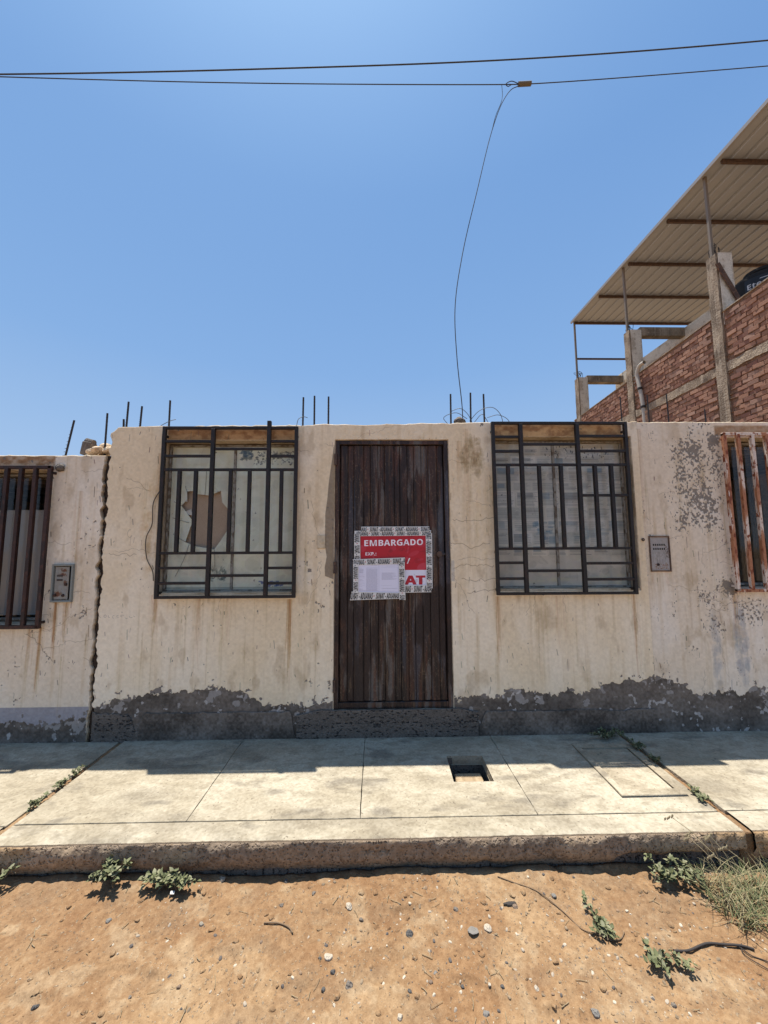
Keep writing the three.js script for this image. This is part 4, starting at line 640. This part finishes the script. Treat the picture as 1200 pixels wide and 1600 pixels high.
{ // corrugated roof
  const y0 = (z) => 10.70 + (z + 11.7) * -.021, zf = -11.75, zn = -2.6, MROOF = std({ color: lin(.35, .37, .40), roughness: .6, metalness: .1, bumpMap: steelTex.bumpMap, bumpScale: .001 }), W = .335;
  const pr = new THREE.Shape([[0, 0], [.235, 0], [.265, .04], [.305, .04], [W - .004, .0], [W - .004, .004], [.307, .046], [.263, .046], [.233, .005], [0, .005]].map((p) => new THREE.Vector2(...p)));
  const len = zn - zf, q = new THREE.ExtrudeGeometry(pr, { depth: len, bevelEnabled: false }); q.rotateX(Math.atan(.021)); const P = uvBox(q, [0, 0, .5, 1]);
  for (let k = 0; k < 15; k++) { const m = mesh('roof_panel', P, MROOF, building); m.position.set(8.02 + k * W, y0(zf) + .06, zf); }
  for (const z of [-11.68, -9.98, -8.34, -6.69, -5.0, -3.35]) mesh('purlin', uvBox(box(8.12, 13.0, y0(z) - .05, y0(z) + .04, z - .03, z + .03, .003), [0, 0, .5, 1]), MSTEEL, building);
  const e = new THREE.BoxGeometry(.05, .09, len); e.rotateX(Math.atan(.021)); for (const x of [8.0, 13.06]) { const m = e.clone(); m.translate(x, y0((zf + zn) / 2) + .05, (zf + zn) / 2); mesh('edge_rail', uvBox(m, [0, 0, .5, 1]), std({ color: lin(.30, .29, .28), roughness: .6 }), building); }
  mesh('guard_rail', uvBox(box(8.15, 12.9, 9.16, 9.22, -11.75, -11.69, .004), [0, 0, .5, 1]), MSTEEL, building);
  for (const z of [-11.72, -5.46]) mesh('roof_post', uvBox(box(12.9, 12.97, 6.69, 10.55, z - .03, z + .03, .004), [0, 0, .5, 1]), MSTEEL, building);
}
{ // gooseneck pipe
  const t = mesh('vent_pipe', tube([[8.0, 4.9, -7.95], [8.0, 5.6, -7.97], [8.0, 6.1, -8.02], [8.0, 6.55, -8.10], [8.0, 6.85, -8.14], [8.0, 7.05, -8.0], [8.0, 7.06, -7.80]], .055, 40, 10), std({ color: lin(.42, .38, .32), roughness: .7 }), building);
  const c = new THREE.CylinderGeometry(.07, .07, .07, 12); for (const y of [5.75, 6.35]) { const q = c.clone(); q.translate(8.0, y, y < 6 ? -7.98 : -8.06); mesh('pipe_clip', q, MREBAR, t); }
}
{ // black water tank on the roof
  const t = thing('water_tank', 'black plastic water tank with white lettering standing on the brick building', 'water tank', [9.85, 6.87, -6.0]);
  const prof = [[0, 0], [.58, 0], [.62, .03], [.62, 1.30], [.61, 1.36], [.54, 1.45], [.40, 1.52], [.30, 1.54], [.30, 1.56], [0, 1.56]].map((p) => new THREE.Vector2(...p));
  const M = std({ color: lin(.012, .012, .012), roughness: .85 }); mesh('body', new THREE.LatheGeometry(prof, 48), M, t);
  const lid = [[0, 1.565], [.33, 1.565], [.34, 1.60], [.33, 1.66], [.22, 1.70], [0, 1.71]].map((p) => new THREE.Vector2(...p)); mesh('lid', new THREE.LatheGeometry(lid, 32), M, t);
  const tx = canvasTex(512, 256, (c, w, h) => { c.fillStyle = '#17171a'; c.fillRect(0, 0, w, h); c.fillStyle = '#c9c9c9'; c.font = 'bold 140px sans-serif'; c.textAlign = 'center'; c.fillText('Eternit', w / 2, 200); c.fillRect(w * .42, 56, w * .3, 12); });
  const lab = new THREE.CylinderGeometry(.623, .623, .34, 24, 1, true, -1.32, 1.1); lab.translate(0, 1.13, 0); mesh('lettering', lab, std({ map: tx, roughness: .5 }), t);
}

// ---------------------------------------------------------------- overhead cables
const MCABLE = std({ color: lin(.05, .052, .056), roughness: 1 }), CZ = -.9;
tag(mesh('overhead_cable', tube([[-16, 6.9, CZ], [-9, 6.78, CZ], [-4.217, 6.881, CZ], [-1.359, 7.01, CZ], [1.595, 7.203, CZ], [4.669, 7.532, CZ], [9, 8.15, CZ], [16, 9.4, CZ]], .0072, 400, 8), MCABLE, scene), 'thicker dark cable crossing the sky above the thinner one', 'cable');
tag(mesh('overhead_cable', tube([[-16, 7.25, CZ], [-9, 6.95, CZ], [-4.214, 6.849, CZ], [-1.354, 6.829, CZ], [1.508, 6.873, CZ], [1.806, 6.888, CZ], [4.632, 7.186, CZ], [9, 7.75, CZ], [16, 8.9, CZ]], .005, 400, 8), MCABLE, scene), 'thin dark cable with a splice from which a wire drops', 'cable');
{
  const t = thing('cable_splice', 'small brown splice sleeve clamped on the thin overhead cable', 'cable splice', [1.73, 6.886, CZ]);
  const c = new THREE.CylinderGeometry(.024, .024, .15, 10); c.rotateZ(Math.PI / 2 + .08); mesh('sleeve', uvBox(c, [0, 0, .5, 1]), std({ color: lin(.13, .10, .06), roughness: .7 }), t);
  mesh('loop', tube([[-.06, -.006, 0], [-.15, .024, .006], [-.19, .018, 0], [-.22, -.012, 0], [-.19, -.03, -.006], [-.15, -.012, 0], [-.07, -.009, 0]], .0045, 30, 5), MCABLE, t);
}
{
  const t = thing('drop_wire', 'thin twisted wire dropping from the cable splice to the wall top', 'wire', [.72, 2.60, -.1]);
  const L = (p) => p.map(([x, y, z]) => [x - .72, y - 2.60, z + .1]);
  mesh('strand', tube(L([[1.671, 6.86, -.9], [1.572, 6.789, -.88], [1.452, 6.591, -.85], [1.299, 6.163, -.78], [1.047, 5.203, -.6], [.833, 4.344, -.42], [.726, 3.74, -.3], [.71, 3.198, -.2], [.725, 2.734, -.12], [.723, 2.60, -.1]]), .0042, 160, 5), MCABLE, t);
  mesh('strand', tube(L([[1.463, 6.868, -.9], [1.462, 6.726, -.89], [1.433, 6.587, -.86], [1.354, 6.373, -.82], [1.285, 6.12, -.775]]), .003, 30, 5), MCABLE, t);
}

// ---------------------------------------------------------------- weeds, grass, stones, twigs
reseed(401);
const leafMats = [[.11, .118, .047], [.14, .145, .065], [.185, .18, .10], [.08, .09, .035]].map((c) => new THREE.MeshPhysicalMaterial({ color: lin(...c), roughness: .75, side: THREE.DoubleSide }));
function leafGeo(l, w, bend) { // pointed oval with a fold
  const P = [], I = []; const n = 5; for (let i = 0; i <= n; i++) { const t = i / n, ww = w * Math.sin(Math.PI * Math.pow(t, .8)) * .5, y = bend * t * t * l; P.push(-ww, y + ww * .35, t * l, 0, y, t * l, ww, y + ww * .35, t * l); }
  for (let i = 0; i < n; i++) for (let k = 0; k < 2; k++) { const a = i * 3 + k; I.push(a, a + 3, a + 1, a + 1, a + 3, a + 4); } const g = new THREE.BufferGeometry(); g.setAttribute('position', new THREE.Float32BufferAttribute(P, 3)); g.setIndex(I); g.computeVertexNormals(); const q = g.toNonIndexed(); q.setAttribute('uv', new THREE.BufferAttribute(new Float32Array(q.attributes.position.count * 2), 2)); return q;
}
function weed(x, z, y, rx, rz, count, label, o = {}) {
  const n = count * 1.7;
  const t = thing('weed', label, 'weed', [x, y, z], o.group); const buckets = [[], [], [], []], stems = [], size = o.size ?? .024, hgt = o.h ?? .05;
  const runners = o.runners ?? 7;
  for (let s = 0; s < runners; s++) {
    const a = rr(0, 6.283), L = rr(.55, 1); const pts = []; for (let k = 0; k <= 4; k++) { const q = k / 4; const px = Math.cos(a + q * .4) * rx * L * q, pz = Math.sin(a + q * .4) * rz * L * q; const gy = o.flat ? 0 : dirtH(x + px, z + pz) - dirtH(x, z); pts.push([px, gy + .004 + hgt * Math.sin(q * 2.2) * rr(.5, 1.2), pz]); }
    stems.push(tube(pts, .0017, 8, 4)); const curve = new THREE.CatmullRomCurve3(pts.map((p) => new THREE.Vector3(...p)));
    for (let k = 0; k < n / runners; k++) { const q = rr(.12, 1), p = curve.getPoint(q), g = leafGeo(size * rr(.6, 1.25), size * rr(.45, .75), rr(-.5, .4)); g.rotateX(rr(-1.0, .15)); g.rotateY(rr(0, 6.283)); g.translate(p.x + rr(-.008, .008), p.y + rr(0, .012), p.z + rr(-.008, .008)); buckets[(rnd() * 4) | 0].push(g); }
  }
  mesh('stem', merge(stems), std({ color: lin(.13, .10, .06) }), t);
  buckets.forEach((b, i) => { if (b.length) stuff(mesh('foliage', merge(b), leafMats[i], t)); }); return t;
}
const gy = (x, z) => dirtH(x, z);
weed(-1.215, 1.055, gy(-1.215, 1.055), .10, .07, 150, 'upright clump of leafy green weed against the kerb below the left window', { h: .07, runners: 10 });
weed(-.93, 1.085, gy(-.93, 1.085), .16, .06, 190, 'wider sprawling green weed at the kerb foot next to a white scrap', { h: .045, runners: 12 });
weed(-1.755, 1.06, gy(-1.755, 1.06), .10, .06, 120, 'leafy weed at the kerb foot where the left joint meets the dirt', { h: .06, runners: 9 });
weed(1.345, 1.085, gy(1.345, 1.085), .12, .07, 150, 'leafy green weed at the kerb foot beside the dry grass tuft', { h: .06, runners: 10 });
weed(.915, 1.265, gy(.915, 1.265), .09, .10, 90, 'pale grey-green weed on open dirt at the end of a thin root', { size: .021, h: .02, runners: 8 });
weed(1.03, 1.435, gy(1.03, 1.435), .06, .06, 34, 'small sparse weed on open dirt near the black twig', { size: .024, h: .02, runners: 5 });
weed(1.115, 1.455, gy(1.115, 1.455), .04, .03, 20, 'tiny two-leaved weed sprig between sparse weed and twig', { size: .02, h: .02, runners: 4 });
weed(1.46, 1.075, gy(1.46, 1.075), .05, .07, 44, 'small green sprig between leafy weed and grass tuft', { h: .05, size: .02 });
for (const [x, z, n, l] of [[-1.866, .70, 56, 'flat weed growing in the left pavement joint near the kerb'], [-1.866, .55, 40, 'flat weed growing midway along the left pavement joint'], [-1.866, .43, 34, 'flat weed in the left pavement joint at the shadow edge']]) weed(x, z, PAVE - .01, .022, .075, n, l, { flat: 1, size: .02, h: .022, runners: 6 });
weed(1.795, .76, PAVE - .008, .05, .08, 80, 'flat green weed in the right pavement joint beside the cover corner', { flat: 1, size: .022, h: .022, runners: 8 });
weed(1.80, .40, PAVE - .008, .03, .06, 36, 'small weed in the right pavement joint crossing the shadow edge', { flat: 1, size: .02, h: .025, runners: 6 });
weed(1.68, .09, PAVE, .17, .07, 110, 'shaded dark weed spreading along the wall foot behind the cover', { flat: 1, size: .022, h: .035, runners: 10 });
weed(1.79, .25, PAVE - .005, .05, .08, 60, 'shaded weed trailing down the right joint behind the cover', { flat: 1, size: .02, h: .03, runners: 7 });
// dirt packed in the two wide joints
for (const [a, b] of [[-1.8845, -1.8455], [1.7955, 1.8315]]) { const P = [], U = [], I = []; const n = 80; for (let i = 0; i <= n; i++) { const z = lerp(.0, 1.0, i / n); for (let k = 0; k <= 3; k++) { const x = lerp(a, b, k / 3); P.push(x, PAVE - .022 + fbm(x * 60, z * 30, 3) * .016, z); U.push((x + 1.8) / 3.6, z / 1.8); } } for (let i = 0; i < n; i++) for (let k = 0; k < 3; k++) { const q = i * 4 + k; I.push(q, q + 4, q + 1, q + 1, q + 4, q + 5); } const g = new THREE.BufferGeometry(); g.setAttribute('position', new THREE.Float32BufferAttribute(P, 3)); g.setAttribute('uv', new THREE.Float32BufferAttribute(U, 2)); g.setIndex(I); g.computeVertexNormals(); mesh('joint_fill', g, MDIRT, pavement); }
mesh('joint_fill', uvBox(box(1.782, 1.848, -.1, .146, .875, 1.006, .01), dirtTex.frame), MDIRT, pavement); mesh('joint_fill', uvBox(box(-1.903, -1.832, -.1, .142, .875, 1.006, .01), dirtTex.frame), MDIRT, pavement);
// grass tuft
{
  const t = thing('grass_tuft', 'tangled tuft of dry straw and green grass against the kerb', 'grass tuft', [1.62, 0, 1.17]); const cols = [[.20, .17, .08], [.11, .125, .045], [.075, .09, .032], [.27, .22, .12]], bk = [[], [], [], []];
  for (let k = 0; k < 950; k++) {
    const bx0 = rr(-.16, .34), bz = rr(-.10, .16) * (1 - Math.abs(bx0) * .8), L = rr(.04, .15), a = rr(0, 6.283), lean = rr(.5, 1.7), w = rr(.0012, .0026); const P = [], I = []; const n = 5;
    for (let i = 0; i <= n; i++) { const q = i / n, out = lean * L * q * (.4 + q * .5), h = L * q * (1 - .42 * lean * q * .75); const cx = bx0 + Math.cos(a) * out, cz = bz + Math.sin(a) * out, cy = Math.max(.002, h) + gy(1.62 + bx0, 1.17 + bz), ww = w * (1 - q * .85); P.push(cx - Math.sin(a) * ww, cy, cz + Math.cos(a) * ww, cx + Math.sin(a) * ww, cy, cz - Math.cos(a) * ww); }
    for (let i = 0; i < n; i++) { const q = i * 2; I.push(q, q + 2, q + 1, q + 1, q + 2, q + 3); } const g = new THREE.BufferGeometry(); g.setAttribute('position', new THREE.Float32BufferAttribute(P, 3)); g.setIndex(I); g.computeVertexNormals(); const q = g.toNonIndexed(); q.setAttribute('uv', new THREE.BufferAttribute(new Float32Array(q.attributes.position.count * 2), 2)); bk[(rnd() * 4) | 0].push(q);
  }
  bk.forEach((b, i) => stuff(mesh(i === 0 || i === 3 ? 'dry_blades' : 'green_blades', merge(b), std({ color: lin(...cols[i]), roughness: .8, side: THREE.DoubleSide }), t)));
  for (let s = 0; s < 7; s++) { const a = rr(2.2, 4.4), h = rr(.14, .26); const p = [[rr(-.15, .1), 0, rr(-.12, .02)], [0, 0, 0], [0, 0, 0]]; p[1] = [p[0][0] + Math.cos(a) * .05, h * .6, p[0][2] + .0]; p[2] = [p[0][0] + Math.cos(a) * rr(.1, .2), h, p[0][2] - rr(0, .04)]; const seedHead = []; for (let k = 0; k < 9; k++) { const q = new THREE.IcosahedronGeometry(.004, 0); q.scale(.7, 2, .7); q.translate(p[2][0] + (k - 6) * .005 * Math.cos(a) * -1, p[2][1] - (6 - k) * .002, p[2][2] + rr(-.003, .003)); seedHead.push(q); } mesh('seed_stalk', merge([tube(p, .0014, 10, 4), ...seedHead]), std({ color: lin(.38, .31, .18) }), t); }
}
// stones: the largest ones singly, the rest as gravel
const stoneMats = [[.25, .215, .165], [.15, .125, .10], [.07, .065, .06], [.40, .34, .26], [.18, .125, .085], [.18, .165, .145]].map((c) => std({ color: lin(...c), roughness: .9, bumpMap: roughTone.bumpMap, bumpScale: .004 }));
function rock(r, s, sx, sy, sz, det = 1) { const g = new THREE.IcosahedronGeometry(r, det), p = g.attributes.position, v = new THREE.Vector3(); const cuts = []; for (let k = 0; k < 7; k++) { const q = new THREE.Vector3(noise(k * 7.1, s) - .5, noise(k * 3.3, s + 9) - .5, noise(k * 5.7, s + 17) - .5).normalize(); cuts.push([q, r * (.52 + .38 * noise(k * 2.2, s + 31))]); } for (let i = 0; i < p.count; i++) { v.fromBufferAttribute(p, i); for (const [q, d] of cuts) { const e = v.dot(q) - d; if (e > 0) v.addScaledVector(q, -e); } p.setXYZ(i, v.x * sx, v.y * sy, v.z * sz); } g.computeVertexNormals(); return uvBox(g); }
const ST = [[.128, 1.297, .034, 2, 'dark squarish stone lying alone on the dirt'], [.387, 1.298, .05, 5, 'flat grey slab of stone sunk in the dirt by a white stone'], [.448, 1.286, .034, 3, 'whitish angular stone with a dark side, beside the flat grey slab'], [-.187, 1.389, .036, 3, 'pale angular stone with a small dark pebble touching it'], [-.728, 1.027, .032, 0, 'pale upright stone at the kerb edge'],
  [-.285, 1.122, .023], [-.418, 1.159, .026], [-.124, 1.182, .036, 3], [-.218, 1.392, .016, 2], [-.164, 1.438, .02, 2], [-.103, 1.481, .03, 1], [.334, 1.205, .022], [.442, 1.488, .017, 2], [.398, 1.483, .016, 3], [.304, 1.47, .018, 2], [.593, 1.197, .026, 4], [.779, 1.156, .026, 5], [-.428, 1.035, .022, 2], [.364, 1.559, .026, 5], [-.068, 1.227, .022], [-1.166, 1.512, .022, 2], [-.857, 1.501, .016, 1], [-.702, 1.472, .02, 4], [-.726, 1.243, .026, 0], [-1.125, 1.211, .024, 5], [.073, 1.57, .02, 3], [1.002, 1.56, .018], [.559, 1.497, .02, 3], [.726, 1.573, .03, 5], [1.226, 1.306, .014, 3], [-.461, 1.315, .016, 4], [-.192, 1.488, .018, 2], [.111, 1.496, .018, 2], [.191, 1.457, .018, 4], [.212, 1.425, .018, 5]];
const SN = ['light grey', 'mid grey-brown', 'dark grey', 'whitish', 'reddish brown', 'bluish grey'];
ST.forEach(([x, z, s, m = 1, label], i) => { const g = rock(s * .5, i * 3.7, 1, label && i === 1 ? .3 : rr(.55, .8), rr(.7, 1.1), 2); const o = mesh('stone', g, stoneMats[m], scene); o.position.set(x, gy(x, z) + s * rr(.0, .10), z); o.rotation.set(rr(-.2, .2), rr(0, 6), rr(-.2, .2)); tag(o, label ?? `small ${SN[m]} stone half sunk in the dirt`, 'stone', 'stones lying on the dirt'); });
{
  const kinds = [0, 1, 2].map((k) => rock(1, 50 + k * 4, 1, .6, .85, 1)); const M4 = new THREE.Matrix4(), Q = new THREE.Quaternion(), E = new THREE.Euler();
  kinds.forEach((g, k) => { const n = 1800, im = new THREE.InstancedMesh(g, std({ color: lin(1, 1, 1), roughness: .95 }), n); im.name = 'gravel'; if (k) im.name = numbered('gravel'); else numbered('gravel'); const col = new THREE.Color();
    for (let i = 0; i < n; i++) { let x, z; do { x = rr(-2.6, 2.6); z = 1.035 + Math.pow(rnd(), 1.0) * 1.5; } while (fbm(x * 2.2 + 4, z * 2.2, 3) + .16 * Math.exp(-Math.pow((x - .25) / .6, 2)) < rr(.38, .72)); const s = .0013 + .0078 * Math.pow(rnd(), 3.0); Q.setFromEuler(E.set(rr(0, .6), rr(0, 6.3), rr(0, .6))); M4.compose(new THREE.Vector3(x, gy(x, z) + s * rr(-.25, .2), z), Q, new THREE.Vector3(s, s, s)); im.setMatrixAt(i, M4); const c = [[.24, .175, .11], [.20, .145, .09], [.34, .28, .21], [.10, .085, .075], [.44, .38, .29], [.23, .15, .09]][(Math.pow(rnd(), 1.4) * 6) | 0]; im.setColorAt(i, col.setRGB(...c)); }
    stuff(im); tag(im, 'fine gravel and grit scattered over the sandy dirt', 'gravel', 'gravel'); scene.add(im); });
}
{ // clods of the same soil lying loose on it
  const g = []; for (let k = 0; k < 520; k++) { const x = rr(-1.8, 1.8), z = rr(1.05, 1.8), r = .0025 + .011 * Math.pow(rnd(), 3.2), q = rock(r, k * 1.3, 1.2, .7, 1, 1); q.rotateY(rr(0, 6.3)); q.translate(x, gy(x, z) + r * .1, z); g.push(uvBox(q, dirtTex.frame)); }
  const m = stuff(mesh('soil_clods', merge(g), MDIRT, scene)); tag(m, 'loose crumbs and clods of the sandy soil', 'soil');
}
// twigs, root, straws
const MTWIG = std({ color: lin(.035, .028, .024), roughness: .85 }), MROOT = std({ color: lin(.16, .105, .06), roughness: .9 });
const onGround = (pts, h = .006) => pts.map(([x, z]) => [x, gy(x, z) + h, z]);
{
  const t = thing('twig', 'black bent twig with thin forked ends on the dirt', 'twig', [1.30, gy(1.3, 1.37), 1.37]); const L = (p) => p.map(([x, y, z]) => [x - t.position.x, y - t.position.y, z - t.position.z]);
  mesh('stick', tube(L(onGround([[1.137, 1.389], [1.195, 1.386], [1.287, 1.366], [1.352, 1.366], [1.415, 1.379], [1.45, 1.39]], .008)), .0042, 40, 7), MTWIG, t);
  mesh('fork', tube(L(onGround([[1.34, 1.366], [1.40, 1.378], [1.42, 1.41], [1.455, 1.44], [1.48, 1.50]])), .002, 30, 5), MTWIG, t); mesh('fork', tube(L(onGround([[1.42, 1.37], [1.40, 1.392], [1.40, 1.42], [1.43, 1.46], [1.47, 1.52]])), .0017, 30, 5), MTWIG, t);
}
tag(mesh('root', tube(onGround([[.56, 1.06], [.618, 1.087], [.714, 1.142], [.788, 1.226], [.832, 1.296], [.882, 1.324], [.922, 1.342], [.967, 1.333], [.996, 1.308]], .004), .0024, 90, 6), MROOT, scene), 'thin brown root curving across the dirt to a pale weed', 'root');
tag(mesh('bark_scrap', uvBox((() => { const g = lump(.02, 3, 1.5, .25, .45, 2, .4); g.translate(.575, gy(.575, 1.18) + .005, 1.185); return g; })()), MTWIG, scene), 'dark sliver of bark on the dirt', 'bark');
tag(mesh('twig', tube(onGround([[-.47, 1.245], [-.41, 1.25], [-.36, 1.275], [-.34, 1.30]]), .0032, 20, 5), MROOT, scene), 'short brown bent twig lying among gravel', 'twig');
{ const g = []; for (let k = 0; k < 150; k++) { const x = rr(-1.7, 1.7), z = rr(1.06, 1.75), a = rr(0, 6.28), l = rr(.01, .05); g.push(tube(onGround([[x, z], [x + Math.cos(a) * l * .5 + rr(-.004, .004), z + Math.sin(a) * l * .5], [x + Math.cos(a) * l, z + Math.sin(a) * l]], .004), rr(.0007, .0016), 6, 4)); } const m = mesh('straw_litter', merge(g), std({ color: lin(.28, .21, .12), roughness: .9 }), scene); stuff(m); tag(m, 'short dry straws and stalks littering the dirt', 'straw'); }
tag(mesh('paper_scrap', (() => { const g = sheetAt([[-.009, .006], [.008, .008], [.010, -.005], [-.006, -.007]], 0, .0006, .02); g.rotateX(-Math.PI / 2 + .3); g.translate(-.905, gy(-.905, 1.13) + .012, 1.13); return g; })(), std({ color: lin(.5, .49, .46), roughness: .8 }), scene), 'small crumpled white scrap under the sprawling weed', 'scrap');

scene.traverse((o) => { if (o.isMesh) { o.castShadow = true; o.receiveShadow = true; } });
renderer.render(scene, camera);
